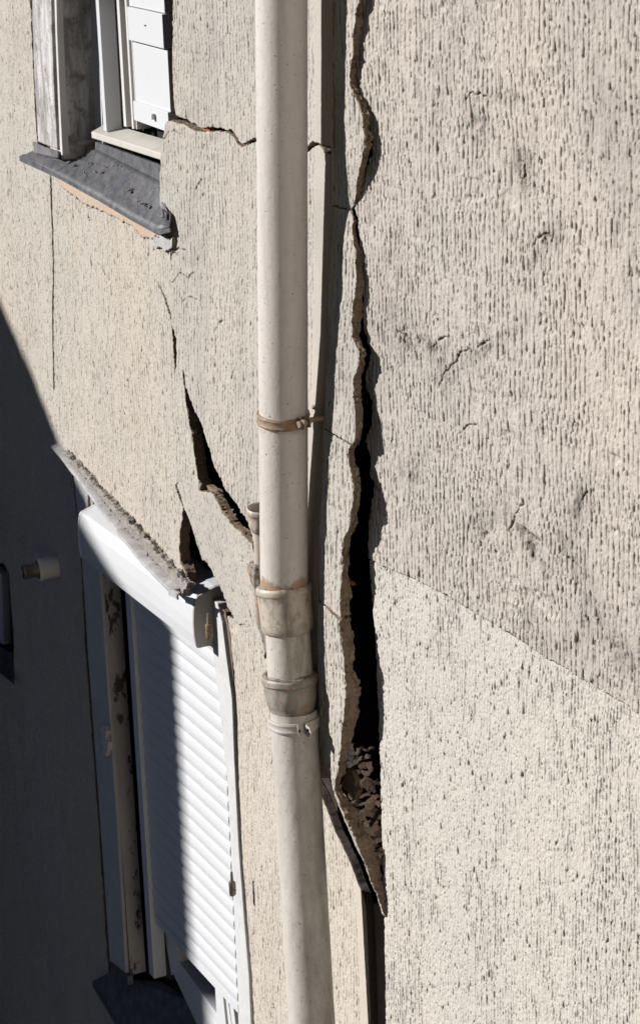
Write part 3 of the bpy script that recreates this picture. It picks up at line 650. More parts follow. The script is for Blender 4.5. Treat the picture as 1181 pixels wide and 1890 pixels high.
# plain continuation of both walls outside the picture
zt = L.uz(300, -50)[1]; zb = L.uz(0, 1960)[1]
def band(F, xs, y, up, w, t, bm_):
    """solid continuation of a wall above (up) or below the pictured part"""
    a, b = F.at(xs[0], y, w), F.at(xs[1], y, w)
    ze = 10.6 if up else 0.2
    fr_ = [a, b, Vector((b.x, b.y, ze)), Vector((a.x, a.y, ze))]
    bm_.hull(fr_, [p-F.N*t for p in fr_])
ext = MB()
uL = L.uz(-58, 900)[0]
band(L, (-70, 618), -48, True, 0.0, 0.38, ext)
band(L, (-70, 690), 1958, False, -0.05, 0.33, ext)
ext.box(L, uL-2.4, L.uz(-58, 1958)[0], 0.3, 10.5, -0.40, -0.001)
ext.build('plaster_extension', PL_A, wall)
ext = MB()
band(R, (670, 1240), -58, True, 0.012, 0.38, ext)
band(R, (714, 1240), 1958, False, -0.001, 0.33, ext)
ur = R.uz(1238, 900)[0]
ext.box(R, R.uz(1235, 1900)[0]+0.01, ur+2.2, 0.3, 10.5, -0.034, -0.002)
ext.build('plaster_extension', PL_R, rwall)

# ================================================================== rubble in the gap
rnd = random.Random(7)
def rock(name, c, s, mat, seed, label, cat='stone', group=None, flat=1.0):
    import bmesh
    bm = bmesh.new(); bmesh.ops.create_icosphere(bm, subdivisions=3, radius=1)
    r = random.Random(seed)
    pl = [(Vector((r.uniform(-1, 1), r.uniform(-1, 1), r.uniform(-1, 1))).normalized(), r.uniform(0.45, 0.8)) for _ in range(11)]
    rot = Matrix.Rotation(r.uniform(0, 6.28), 3, 'Z') @ Matrix.Rotation(r.uniform(-.6, .6), 3, 'X') @ Matrix.Rotation(r.uniform(-.5, .5), 3, 'Y')
    for v in bm.verts:
        for n, d in pl:
            k = v.co.dot(n)
            if k > d: v.co -= n*(k-d)
        v.co *= 1+0.04*math.sin(v.co.x*9+seed)*math.sin(v.co.y*11)
        v.co = rot @ Vector((v.co.x*s*1.25, v.co.y*s, v.co.z*s*flat))
    me = bpy.data.meshes.new(name); bm.to_mesh(me); bm.free(); me.materials.append(mat)
    o = bpy.data.objects.new(name, me); o.location = c; link(o)
    tag(o, label, cat, group); return o
rocks = []
yy = 1385
while yy < 1625:
    xl_ = np.interp(yy, [1380, 1450, 1500, 1560, 1620], [650, 652, 664, 684, 700]); xr_ = np.interp(yy, [1380, 1500, 1620], [700, 704, 710])
    x = xl_
    while x < xr_:
        sz = rnd.uniform(7, 13)*(0.75 if yy > 1560 else 1.0); sz *= rnd.choice((.6, .9, 1, 1.5)); rocks.append((x+rnd.uniform(-2, 2), yy+rnd.uniform(-4, 4), sz, rnd.uniform(.4, .8))); x += sz*1.3
    yy += 14
for i, (x, y, s, fl) in enumerate(rocks):
    w = -0.100 - 0.006*(i % 5)
    rock('rubble_stone', L.at(x, y, w), s*0.0016, (STONE, STONE2, STONE)[i % 3], 40+i, 'dusty brown rubble stone lying in the bottom of the deep gap', 'stone', 'rubble stones in the deep gap', fl)
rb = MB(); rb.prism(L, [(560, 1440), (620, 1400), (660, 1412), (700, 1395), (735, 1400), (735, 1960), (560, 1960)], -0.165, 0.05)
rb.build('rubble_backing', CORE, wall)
sh = MB(); sh.prism(L, [(640, 1418), (648, 1422), (655, 1440), (654, 1452), (660, 1460), (653, 1478), (644, 1466), (628, 1450), (636, 1436)], -0.02, 0.014)
o = sh.build('mortar_shard', MORTAR, None, bevel=0.002); tag(o, 'thin brown mortar shard stuck upright where slab and rubble meet', 'shard')
st = MB(); st.prism(L, [(678, 1524), (681, 1527), (705, 1488), (702, 1486)], -0.075, 0.008)
o = st.build('wood_splinter', WOOD); tag(o, 'thin straight wood splinter lying across the rubble stones', 'splinter')
for k, (x, y, s) in enumerate([(641, 1395, 9), (648, 1388, 8), (655, 1407, 7), (643, 1408, 8)]):
    rock('mortar_lump', L.at(x, y, -0.005), s*0.0011, OLDPAINT, 90+k, 'small pale mortar lump caught on the broken edge above the rubble', 'mortar lump', 'pale mortar lumps above the rubble', 1.3)
rock('brick_chip', L.at(650, 1077, -0.01), 0.007, BRICK, 301, 'tiny red brick chip poking from slab edge into black gap', 'brick chip', None, 0.6)
eb = MB(); eb.prism(L, [(376, 233), (400, 238), (402, 250), (372, 248)], -0.028, 0.05); eb.build('exposed_brick', BRICK, wall)
# broken mortar tongue in the diagonal crack
tg = MB(); tg.prism(L, [(379, 893), (390, 902), (398, 905), (410, 925), (424, 945), (434, 965), (428, 966), (412, 945), (398, 925), (385, 908)], -0.02, 0.02)
tg.build('mortar_tongue', MORTAR, wall, bevel=0.003)
ins = MB(); ins.prism(L, [(343, 962), (352, 975), (362, 1010), (370, 1040), (384, 1050), (400, 1090), (420, 1135), (420, 1165), (405, 1130), (385, 1095), (352, 1085), (345, 1040)], -0.085, 0.05)
ins.build('crack_backing', STONE, wall)

# ================================================================== drainpipe
pipe = thing('drainpipe', L.pt(L.uz(560, 1900, .1)[0], L.at(560, 1900, .1).z, 0.1), 'cream painted round drainpipe with collars and rusty clamp running down the cracked wall', 'drainpipe')
wp = 0.0945
def on(x, y, w=wp): return L.at(x, y, w)
A0, A1 = on(518.8, -120), on(524.5, 1098)
RP = 0.0545
lathe('pipe_section', A0, A1, [(0, RP), ((A1-A0).length, RP*1.02)], P_UP, pipe, sub=60, rough=0.0003)
# clamp 1
def point_on(A_, B_, y):
    """point of the axis seen at photo height y"""
    best = None
    for k in range(400):
        p = A_.lerp(B_, k/399); q = p-CAM
        yy = CY - FPX*q.dot(upv)/q.dot(fwd)
        if best is None or abs(yy-y) < best[0]: best = (abs(yy-y), p)
    return best[1]
def clamp(A_, B_, y, r, hgt, mat, open_ang=None, label=None):
    c = point_on(A_, B_, y); ax, e1, e2 = tube_frames(A_, B_)
    V = []; F_ = []; n = 60
    prof = [(-hgt/2, r), (-hgt/2, r+.004), (-hgt*.30, r+.0055), (-hgt*.18, r+.004), (hgt*.18, r+.004), (hgt*.30, r+.0055), (hgt/2, r+.004), (hgt/2, r)]
    a0, a1 = (0, 2*math.pi) if open_ang is None else (open_ang+0.13, open_ang+2*math.pi-0.13)
    m = len(prof)
    for i in range(n+1):
        a = a0+(a1-a0)*i/n; dr = e1*math.cos(a)+e2*math.sin(a)
        for (h, rr) in prof: V.append(c+ax*h+dr*rr)
    for i in range(n):
        for k in range(m): F_.append((i*m+k, i*m+(k+1) % m, (i+1)*m+(k+1) % m, (i+1)*m+k))
    F_ += [tuple(range(m)), tuple(range(n*m+m-1, n*m-1, -1))]
    o = mesh('pipe_clamp', V, F_, mat, pipe, True, label=label)
    try: o.data.set_sharp_from_angle(angle=math.radians(35))
    except Exception: pass
    return o, c, ax, e1, e2
def bolt(c, d, r, l, mat, parent, name='bolt'):
    return lathe(name, c-d*l*.5, c+d*l*.5, [(0, 0.0005), (0, r*.95), (l*.25, r), (l*.75, r), (l, r*.9), (l, 0.0005)], mat, parent, seg=6)
k1, c1, ax, e1, e2 = clamp(A0, A1, 770, RP*1.01, 0.026, P_CLAMP, label='rusty iron clamp band')
dirb = (Vector((0.66, -0.75, 0))).normalized()
lg = MB()
tn = ax.cross(dirb).normalized()
for sgn in (-1, 1):
    b0 = c1 + dirb*(RP+0.002) + tn*(0.006*sgn)
    fr = [b0-ax*.012, b0+dirb*.026-ax*.010, b0+dirb*.026+ax*.010, b0+ax*.012]
    lg.hull(fr, [p+tn*(0.004*sgn) for p in fr])
lg.build('clamp_lug', P_CLAMP, k1)
bolt(c1+dirb*(RP+0.015), tn, 0.009, 0.034, P_CLAMP, k1)
br = MB(); uw = c1 - L.N*0.045 + L.U*0.03
pA = c1 - L.N*RP*0.8 + L.U*0.045; 
lathe('wall_bracket', c1 + L.U*0.045 - L.N*0.02, c1 + L.U*0.06 - L.N*0.13, [(0, .006), (.13, .006)], P_CLAMP, k1, seg=12)
rock('mortar_lump', L.at(583, 752, 0.006)+Vector((0, 0, 0)), 0.011, CEMENT, 411, 'small dark mortar lump around the clamp bracket on the wall', 'mortar lump')

# collar 1
s0, s1 = on(523.5, 1082), on(531.5, 1168)
ax1 = (s1-s0).length
lathe('pipe_collar', s0, s1, [(0.014, RP-0.001), (0.006, RP+.003), (-0.002, RP+.0045), (-0.004, RP+.008), (0.002, RP+.0115), (.012, RP+.0115), (.017, RP+.0085), (ax1*.5, RP+.0078), (ax1*.86, RP+.0065), (ax1*.95, RP+.003), (ax1, RP-.004), (ax1, RP-.012)], P_SOCK, pipe, rough=0.0006, seed=3, sub=3, label='grimy collar with a rust stained rim')
lathe('cement_joint', s0+(s1-s0)*0.0, s1, [(-0.006, RP-.004), (-0.007, RP+.003), (-0.003, RP+.0065), (0.006, RP+.004)], CEMENT, pipe, rough=0.0022, seed=5, sub=3, label='rusty cement bead on the upper collar')
m0, m1 = on(530, 1150), on(537, 1262)
lathe('pipe_section', m0, m1, [(0, RP*.96), ((m1-m0).length, RP*.98)], P_MID, pipe, sub=12, rough=0.0004)
t0, t1 = on(535, 1247), on(541, 1330)
ax2 = (t1-t0).length
lathe('pipe_collar', t0, t1, [(0.015, RP-.001), (0.004, RP+.003), (-.002, RP+.0065), (-.004, RP+.0095), (.0, RP+.013), (.012, RP+.0135), (.017, RP+.0095), (.021, RP+.0085), (ax2*.45, RP+.007), (ax2*.58, RP+.0035), (ax2*.66, RP+.0005), (ax2*.85, RP-.0005), (ax2, RP-.003)], P_SOCK2, pipe, rough=0.0007, seed=9, sub=3, label='rust stained grey collar, lower of the two')
lathe('cement_joint', t0, t1, [(-0.005, RP-.004), (-0.009, RP+.002), (-0.005, RP+.008), (0.004, RP+.006)], CEMENT, pipe, rough=0.003, seed=15, sub=3, label='lichen covered cement bead on the lower collar')
l0, l1 = on(541.5, 1308), on(583, 2020)
LR = 0.0565
lathe('pipe_section', l0, l1, [(0, LR*.985), ((l1-l0).length*.4, LR), ((l1-l0).length, LR*1.02)], P_LOW, pipe, sub=30, rough=0.0004, label='stained lower pipe leaning to the right')
dirc = Vector((0.30, -0.95, 0)).normalized()
_, e1_, e2_ = tube_frames(l0, l1)
oang = math.atan2(dirc.dot(e2_), dirc.dot(e1_))
k2, c2, ax, e1, e2 = clamp(l0, l1, 1330, LR*.99, 0.026, P_CLAMP2, open_ang=oang, label='cream painted clamp with open flared tabs')
for sgn in (-1, 1):
    tb = MB(); a = oang+0.13*sgn
    dr = e1*math.cos(a)+e2*math.sin(a); tn = ax.cross(dr).normalized()
    b0 = c2+dr*(LR+0.002)
    pts = [b0-ax*.013, b0+dr*.020-ax*.006+tn*.003*sgn, b0+dr*.026+ax*.006+tn*.004*sgn, b0+dr*.018+ax*.018, b0+ax*.013]
    tb.hull(pts, [p+tn*0.003*sgn for p in pts]); t_ = tb.build('clamp_tab', P_CLAMP2, k2, bevel=0.0006)
    lathe('bolt_hole', b0+dr*.012+tn*.0005*sgn-tn*.003, b0+dr*.012+tn*.004*sgn+tn*.0005, [(0, .0002), (0, .0038), (.006, .0038), (.006, .0002)], DARKFILL, k2, seg=16)

# broken stub pipe behind
stub = thing('stub_pipe', on(483, 1130, .04), 'thin rusty cream pipe stub with open cup, half hidden behind the drainpipe', 'pipe')
def so(x, y, w=0.048): return L.at(x, y, w)
g0, g1 = so(483, 938), so(484, 1048)
k = 0.00128
lathe('pipe_cup', g0, g1, [(.05, 20*k), (.01, 23*k), (0, 24.5*k), (-.002, 27*k), (.002, 29*k), (.012, 28.5*k), (.016, 26*k), (.045, 25*k), (.055, 22*k), (.062, 16.5*k), (.066, 15.5*k), ((g1-g0).length, 15*k)], P_STUB, stub, rough=0.0008, seed=21, sub=3)
h0, h1 = so(484, 1046), so(488, 1150)
lathe('pipe_collar', h0, h1, [(-.004, 10*k), (-.006, 20*k), (-.002, 27*k), (.010, 27.5*k), (.02, 25*k), (.035, 24*k), (.045, 20*k), (.06, 17*k), ((h1-h0).length, 16*k)], P_RUST, stub, rough=0.0018, seed=23, sub=3)
lathe('cement_joint', h0, h1, [(-.009, 3*k), (-.011, 18*k), (-.008, 25*k), (.0, 27*k)], CEMENT, stub, rough=0.0030, seed=25, sub=3)
mp_ = MB(); mp_.prism(L, [(477, 1118), (484, 1112), (496, 1120), (505, 1160), (505, 1215), (494, 1212), (484, 1190), (474, 1152)], .036, 0.03)
mp_.build('cement_patch', CEMENT, stub, bevel=0.004)

# ================================================================== upper window
uw_ = lambda x, y, w=0.0: L.uz(x, y, w)
z_sill = uw_(170, 262, -0.10)[1]
ua = uw_(57, 60)[0]
zT = uw_(60, -160)[1]+0.05
zS = uw_(70, 275)[1]
# old painted surround, front face
arch = MB()
arch.prism(L, [(58, -80), (93, -80), (96, 60), (100, 160), (106, 276), (71, 262), (64, 150), (60, 40)], 0.008, 0.13)
arch_o = arch.build('window_surround', WASH, wall, bevel=0.004, label='old whitewashed surround strip left of the upper window')
ln = MB(); ln.prism(L, [(99, -80), (103, -80), (106, 60), (110, 160), (116, 286), (112, 286), (107, 160), (103, 60)], 0.003, 0.02)
ln.build('surround_bead', PVCD, arch_o)
# reveal, facing right: swept back from the front edge
uR0 = uw_(100, 60, 0.0)[0]; uR1 = uw_(108, 200, 0)[0]
reveal_d = 0.115
rv = MB(); uu = uw_(104, 140, -0.004)[0]
rv.box(L, uu-0.12, uu, zS-0.35, zT, -reveal_d-0.12, -0.004)
rv_o = rv.build('window_reveal', REVEAL, wall, bevel=0.003, label='mottled grey reveal of the upper window')
# pvc window; placed by depth
wf = -reveal_d
def ux(x, y, w): return L.uz(x, y, w)[0]
fr = MB()
u1 = ux(182, 120, wf)
fr.box(L, uu, u1+0.012, z_sill, zT, wf-0.06, wf)                          # outer frame strip
win = fr.build('window', PVC, wall, bevel=0.002, label='white upper window with folding slat shutter')
post = MB(); 
up0_ = ux(186, 120, wf+0.045); 
z_sill = L.uz(207, 243, wf+.047)[1]-.006
post.box(L, up0_, up0_+0.030, z_sill, zT, wf+0.001, wf+0.048)
post.build('guide_post', PVC, win, bevel=0.002)
gd = MB(); ug0 = ux(226, 120, wf+0.01)
gd.box(L, ug0-0.012, ug0+0.012, z_sill+0.02, zT, wf-0.04, wf+0.012)
ug1 = ux(243, 120, wf)
gd.box(L, ug1-0.004, ug1+0.012, z_sill+0.02, zT, wf-0.04, wf+0.008)
gd.box(L, ug1+0.018, ug1+0.024, z_sill+0.02, zT, wf-0.04, wf+0.002)
gd.build('guide_rail', PVCD, win, bevel=0.001)
gk = MB(); gk.box(L, ug0+0.012, ug1-0.006, z_sill+0.01, zT, wf-0.06, wf-0.028); gk.box(L, ug1+.012, ug1+.018, z_sill+.01, zT, wf-.06, wf-.028)
gk.box(L, ug1-.02, ug1+.35, z_sill-.03, zT, wf-.09, wf-.05)
gk.build('dark_gap_fill', DARKFILL, win)  # near-black strips put in for the dark gaps between the rails
ush = ug1+0.026; uend = ush+0.30
def slat(y0, y1, w, name='shutter_slat'):
    za = L.uz(255, y0, w)[1]; zb_ = L.uz(255, y1, w)[1]
    s_ = MB(); s_.box(L, ush, uend, zb_, za, wf-0.02, w); return s_.build(name, PVC, win, bevel=0.0015)
slat(-70, 14, wf+0.004); slat(17, 78, wf+0.012); slat(80, 187, wf+0.002); sb = slat(189, 224, wf+0.010, 'bottom_bar')
tbm = MB(); zz = L.uz(282, 216, wf+.02)[1]; ut = ux(278, 214, wf+.02); tbm.box(L, ut, ut+.016, zz-.008, zz+.008, wf+.012, wf+.022); tbm.build('shutter_stop', PVCD, sb, bevel=0.001)
tk = MB(); zz = L.uz(270, 48, wf+.014)[1]; ut = ux(267, 48, wf+.012); tk.box(L, ut, ut+.016, zz-.002, zz+.002, wf+.011, wf+.0125); tk.build('slot', DARKFILL, win)
# cream sill
cs = MB(); wc = wf+0.066
zc0 = L.uz(170, 243, wc)[1]
ft = [L.at(169, 243, wc), L.at(320, 290, wc)]; bt = [L.at(198, 226, wf-.01), L.at(345, 268, wf-.01)]
cs.hull([ft[0], ft[1], bt[1], bt[0]], [p-Vector((0, 0, .019)) for p in (ft[0], ft[1], bt[1], bt[0])])
cs.build('window_sill', SILLW, win, bevel=0.003)
# zinc flashing: upstand, sloping tray, lip
zi = MB()
zu = zc0-0.040; 
wu = wf+0.045
pa = [L.at(176, 262, wu), L.at(298, 306, wu), L.at(298, 338, wu), L.at(176, 278, wu)]
zi.hull(pa, [p-L.N*0.01 for p in pa])
wfz = 0.045
bk_ = [(62, 280, .008), (112, 284, .0), (150, 279, wu-.02), (180, 277, wu), (240, 307, wu), (298, 336, wu), (316, 396, 0.006)]
fk_ = [(36, 289, wfz), (80, 308, wfz), (110, 323, wfz), (180, 362, wfz), (240, 398, wfz), (291, 426, .032), (313, 421, .018)]
gv = []
for k_ in range(7):
    a_, b__ = L.at(*bk_[k_]), L.at(*fk_[k_])
    for t_ in range(9):
        p_ = a_.lerp(b__, t_/8); p_.z += 0.0015*math.sin(k_*2.1+t_*1.3) if 0 < t_ < 8 else 0
        gv.append(p_)
gf = [(k_*9+t_, k_*9+t_+1, k_*9+t_+10, k_*9+t_+9) for k_ in range(6) for t_ in range(8)]
traym = mesh('sill_tray', gv, gf, ZINC, win, True, label='dirty grey zinc sill tray with a bent torn right end')
sm_ = traym.modifiers.new('thickness', 'SOLIDIFY'); sm_.thickness = .004; sm_.offset = 0
lip = [(36, 289), (110, 323), (180, 362), (240, 398), (291, 426), (313, 421)]
for a, b in zip(lip[:-1], lip[1:]):
    wa_ = {291: .032, 313: .018}; qa, qb = wa_.get(a[0], wfz)+.001, wa_.get(b[0], wfz)+.001
    f = [L.at(a[0], a[1], qa), L.at(b[0], b[1], qb), L.at(b[0]+.5, b[1]+8, qb), L.at(a[0]+.5, a[1]+8, qa)]
    zi.hull(f, [p-L.N*0.005 for p in f])
fl = [L.at(61, 262, .012), L.at(84, 272, .012), L.at(107, 279, .012), L.at(107, 292, .016), L.at(80, 286, .02), L.at(64, 282, .02)]
zi.hull(fl, [p-L.N*0.006 for p in fl])
zo = zi.build('sill_flashing', ZINC, win, bevel=0.001, label='grey zinc sill tray with a bent torn right end')
tear = MB(); tp = [L.at(299, 372, .004), L.at(297, 384, .012), L.at(292, 388, .020), L.at(297, 401, .026), L.at(302, 400, .026), L.at(300, 388, .016), L.at(310, 396, .012), L.at(316, 404, .010), L.at(308, 388, .004)]
tear.hull(tp, [p-L.N*.004-Vector((0, 0, .003)) for p in tp]); tear.build('torn_flashing', ZINC, win)
rd = random.Random(5)
dbr = MB()
for (x, y) in [(198, 306), (214, 303), (222, 306), (210, 308), (172, 316), (238, 349), (238, 352), (261, 377), (256, 372), (165, 300), (122, 300), (128, 299), (188, 318), (295, 348), (150, 320)]:
    c = L.at(x, y, 0.0); 
    # drop to the tray plane
    c = L.at(x, y, (wu + (wfz-wu)*min(1, max(0, (y-(277+(x-180)*.5))/75.0)))); c.z += .001
    for _ in range(3):
        d = Vector((rd.uniform(-.008, .008), rd.uniform(-.012, .012), 0)); r_ = rd.uniform(.002, .005)
        q = [c+d+Vector((math.cos(t)*r_, math.sin(t)*r_*1.4, rd.uniform(0, .002))) for t in (0, 1.2, 2.4, 3.6, 4.9)]
        dbr.hull(q, [p-Vector((0, 0, .003)) for p in q])
o = dbr.build('grit', CEMENT); tag(o, 'dark bits of grit and dirt scattered on the zinc sill', 'grit', kind='stuff')
# ochre patch under the sill and small pieces
pc = wall_piece('mortar_patch', L, [(100, 322), (130, 330), (200, 366), (262, 402), (292, 428), (296, 448), (280, 440), (262, 438), (240, 415), (205, 398), (150, 372), (118, 348)], 0.0045, 0.008, [PATCH, PATCH], wall, 515, ST_D, .004, .004, tex=False, jit=0.006)
pc['label'] = 'smooth ochre mortar patch under the zinc sill'
lp = wall_piece('mortar_patch', L, [(282, 440), (300, 432), (318, 440), (316, 462), (300, 462), (286, 452)], 0.010, 0.02, [OLDPAINT, MORTAR], wall, 516, ST_D, .003, .003, tex=False, jit=0.008)
lp['label'] = 'pale crumbled mortar at the end of the zinc sill'

# ================================================================== lower window with roller shutter
su = lambda x, y, w=0.0: S.uz(x, y, w)
uTL, zTL = su(250, 1130); uTR, zTR = su(392, 1222); uBR, zBR = su(440, 1848); uBL, zBL = su(287, 1695)
ul = (uTL+uBL)/2; ur_ = (uTR+uBR)/2+0.03; zbot = (zBR+zBL)/2; ztop_ = (zTL+zTR)/2
nsl = 22; pitch = (ztop_-zbot)/nsl
V = []; Fc = []; 
prof = []
nn = nsl+4
for i in range(nn):
    z0 = zbot+i*pitch
    prof += [(z0+0.0001, -0.0036), (z0+0.10*pitch, -0.0020), (z0+0.22*pitch, 0.0), (z0+.5*pitch, .0015), (z0+.78*pitch, 0.0005), (z0+.87*pitch, -.0006), (z0+.89*pitch, -.0016), (z0+.91*pitch, -.0016), (z0+.93*pitch, -.0008), (z0+.985*pitch, -.002)]
nu_ = 2
for (z, w) in prof:
    V += [S.pt(ul, z, w), S.pt(ur_, z, w)]
for i in range(len(prof)-1): Fc.append((2*i, 2*i+1, 2*i+3, 2*i+2))
nb_ = len(V)
for (z, w) in (prof[0], prof[-1]): V += [S.pt(ul, z, -0.012), S.pt(ur_, z, -0.012)]
Fc += [(nb_, nb_+1, nb_+3, nb_+2), (0, 1, nb_+1, nb_), (2*len(prof)-2, 2*len(prof)-1, nb_+3, nb_+2)]
curt = mesh('roller_shutter', V, Fc, PVC, wall, label='white slatted roller shutter of the lower window, half lowered')
bb = MB(); bb.box(S, ul, ur_, zbot-0.030, zbot, -0.012, 0.0005); bb.build('bottom_rail', PVC, curt, bevel=0.0015)
# guide rail (left)
ugl = su(245, 1400)[0]; 
gl = MB(); a0_ = su(236, 1130, .012)[0]; 
zlow = su(292, 1812, 0.01)[1]
gl.box(S, ul-0.045, ul-0.002, zlow, ztop_+0.12, -0.03, 0.014); gl.build('guide_rail', PVC, curt, bevel=0.002)
gr_ = MB(); gr_.box(S, ur_-0.006, ur_+0.05, zlow-.3, ztop_+0.02, -0.05, -0.001); gr_.build('guide_rail', PVC, curt, bevel=0.002)
# shutter box: convex hood
cL = su(150, 1032, .085)[0]; cR = su(364, 1195, .085)[0]
zb0 = (su(150, 1032, .085)[1]+su(364, 1195, .085)[1])/2
zt0 = (su(158, 962, .075)[1]+su(372, 1092, .075)[1])/2
hh = zt0-zb0
cs_ = [(-0.02, zb0), (.080, zb0), (.0855, zb0+.004), (.090, zb0+hh*.25), (.0905, zb0+hh*.5), (.088, zb0+hh*.75), (.081, zb0+hh*.95), (.075, zb0+hh), (0.02, zb0+hh+.018), (-.02, zb0+hh+.022)]
def hood(u0, u1, grow=0.0):
    f = [S.pt(u0, z, w+grow) for w, z in cs_]; b = [S.pt(u1, z, w+grow) for w, z in cs_]
    return f, b
hb = MB(); f, b = hood(cL+.012, cR-.010); hb.hull(f, b); 
box_o = hb.build('shutter_box', PVC, curt, bevel=0.002, label='rounded white shutter box under the mossy ledge')
e = MB(); f, b = hood(cL, cL+.0118, .001); e.hull(f, b); e.build('end_cap', PVCD, curt, bevel=0.003)
e = MB(); f, b = hood(cR-.0098, cR, .001); e.hull(f, b); e.build('end_cap', ENDCAP, curt, bevel=0.003, label='beige grey end cap facing right')
# left surround and timber reveal
sr = MB(); 0 and sr.prism(L, [(137, 880), (160, 880), (168, 960), (172, 1050), (186, 1050), (215, 1500), (234, 1780), (234, 1800), (204, 1778), (184, 1500), (163, 1200), (152, 1000)], 0.004, 0.04)
# the same strip as a clean quad
sr = MB(); sr.prism(L, [(136, 880), (166, 880), (184, 1050), (198, 1250), (215, 1500), (233, 1802), (203, 1775), (184, 1500), (162, 1200), (150, 1010)], 0.004, 0.012)
sro = sr.build('window_surround', GREYSTRIP, wall, bevel=0.003, label='chalky painted surround strip left of the lower window')
uq = (L.uz(184, 1050, .004)[0]+L.uz(233, 1802, .004)[0])/2
rv = MB(); zl0 = L.uz(233, 1812, 0)[1]; zh0 = L.uz(170, 880, 0)[1]
wS = (S.pt(ul, zbot, 0)-L.P).dot(L.N)
pq = [L.at(186, 900, .002), L.at(233, 1800, .002), None, None]
A_ = L.at(172, 940, .0); B_ = L.at(232.5, 1802, .0)
dep = 0.072
rv.hull([A_, B_, B_-L.N*dep-L.U*0.0, A_-L.N*dep], [A_-L.U*.03, B_-L.U*.03, B_-L.N*dep-L.U*.03, A_-L.N*dep-L.U*.03])
rv.build('timber_reveal', PEEL, wall, label='peeling painted timber reveal of the lower window')
bd = MB(); bd.hull([A_+L.U*.002-L.N*.012, B_+L.U*.002-L.N*.012, B_+L.U*.002-L.N*.017, A_+L.U*.002-L.N*.017], [A_-L.U*.004-L.N*.012, B_-L.U*.004-L.N*.012, B_-L.U*.004-L.N*.017, A_-L.U*.004-L.N*.017]); bd.build('reveal_bead', ZINC, sro)
# pieces hanging under the ledge
hp = MB()
for (x0, x1, ya, yb, w) in [(149, 158, 880, 955, .0), (156, 162, 895, 950, .012), (166, 171, 905, 948, .015), (178, 181, 918, 946, .012), (150, 165, 938, 958, .018)]:
    hp.prism(L, [(x0, ya), (x1, ya+4), (x1+1, yb), (x0+2, yb-5)], w, .012)
hp.build('paint_flakes', OLDPAINT, sro, bevel=.002)
# right surround strip + timber
rs = MB(); rs.prism(L, [(386, 1102), (401, 1114), (410, 1150), (416, 1200), (428, 1290), (432, 1400), (440, 1560), (449, 1680), (459, 1800), (466, 1960), (444, 1960), (438, 1800), (434, 1640), (423, 1480), (408, 1330), (396, 1230), (391, 1180), (388, 1140)], -0.045, 0.05)
rso = rs.build('window_surround', GREYSTRIP, wall, bevel=0.003, label='chalky painted strip right of the lower shutter')
tw = MB(); tw.prism(L, [(405, 1118), (416, 1130), (424, 1165), (428, 1210), (435, 1300), (440, 1450), (447, 1566), (456, 1667), (466, 1789), (470, 1900), (464, 1900), (455, 1740), (446, 1640), (438, 1530), (430, 1380), (424, 1260), (414, 1180)], -0.056, 0.04)
tw.build('timber_strip', WOOD, rso, bevel=0.002)
hg = lambda x, y, s: None
for (x, y, lab) in [(386, 1165, 'rusty hinge knuckle beside the shutter box'), (429, 1640, 'grey hinge pin low on the shutter strip')]:
    p = L.at(x, y, 0.0); 
    big_ = y < 1400
    h_ = lathe('hinge', p+Vector((0, 0, .022)), p-Vector((0, 0, .022)), [(0, .001), (0, .008), (.004, .010), (.020, .0095), (.021, .0075), (.023, .0075), (.024, .010), (.040, .0095), (.044, .006), (.044, .001)], P_CLAMP if big_ else STEEL, wall, seg=18, rough=.0008, seed=31, label=lab)
    lathe('hinge_pin', p+Vector((0, 0, .052)), p+Vector((0, 0, .02)), [(0, .0008), (0, .0035), (.03, .0045)], P_CLAMP if big_ else STEEL, h_, seg=10)
# ledge over the lower window: sagging moulding with mossy top
path = [(97, 826), (112, 842), (130, 866), (150, 890), (175, 925), (200, 958), (230, 997), (260, 1034), (290, 1066), (318, 1094)]
led = MB()
n = len(path)
ring = []
for i, (x, y) in enumerate(path):
    wl_ = 0.020+0.026*i/(n-1); c = L.at(x, y, wl_)
    ln_ = 0.0085
    ring.append([c+Vector((0, 0, ln_))-L.N*.006, c+Vector((0, 0, ln_*.6))+L.N*.002, c+L.N*.004, c-Vector((0, 0, ln_*.8))+L.N*.001, c-Vector((0, 0, ln_*1.1))-L.N*.008, c-Vector((0, 0, ln_))-L.N*(wl_+.004), c+Vector((0, 0, .012))-L.N*(wl_+.004)])
for i in range(n-1): led.hull(ring[i], ring[i+1])
led = MB(); Vv = [p for r in ring for p in r]; m = 7
Ff = [(i*m+k, i*m+(k+1) % m, (i+1)*m+(k+1) % m, (i+1)*m+k) for i in range(n-1) for k in range(m)] + [tuple(range(m)), tuple(range((n-1)*m+m-1, (n-1)*m-1, -1))]
ledo = mesh('drip_ledge', Vv, Ff, OLDPAINT, wall, smooth=True, label='sagging old ledge moulding above the shutter box')
try: ledo.data.set_sharp_from_angle(angle=math.radians(38))
except Exception: pass
hk = MB(); hk.prism(L, [(310, 1088), (322, 1090), (330, 1094), (326, 1100), (327, 1107), (320, 1102), (312, 1099)], .054, .006); hk.build('torn_end', OLDPAINT, ledo)
mo = wall_piece('moss_crust', L, [(122, 836), (124, 833), (152, 862), (200, 916), (250, 972), (290, 1018), (325, 1058), (346, 1080), (343, 1092), (333, 1093), (325, 1082), (304, 1058), (275, 1024), (246, 988), (216, 950), (166, 886)], [(800, .006), (1100, .022)], 0.022, [MOSS, MOSS], wall, 717, ST_D, .003, .003, tex=False, jit=0.010, rag=0.008,
                ridge=lambda U_, Z_: 0.006*(fbm(U_*38, Z_*38, 719, 4, .65)-0.6) + 0.003*(fbm(U_*120, Z_*120, 723, 2)-.5))
mo['label'] = 'mossy crumbling mortar on top of the sagging ledge'
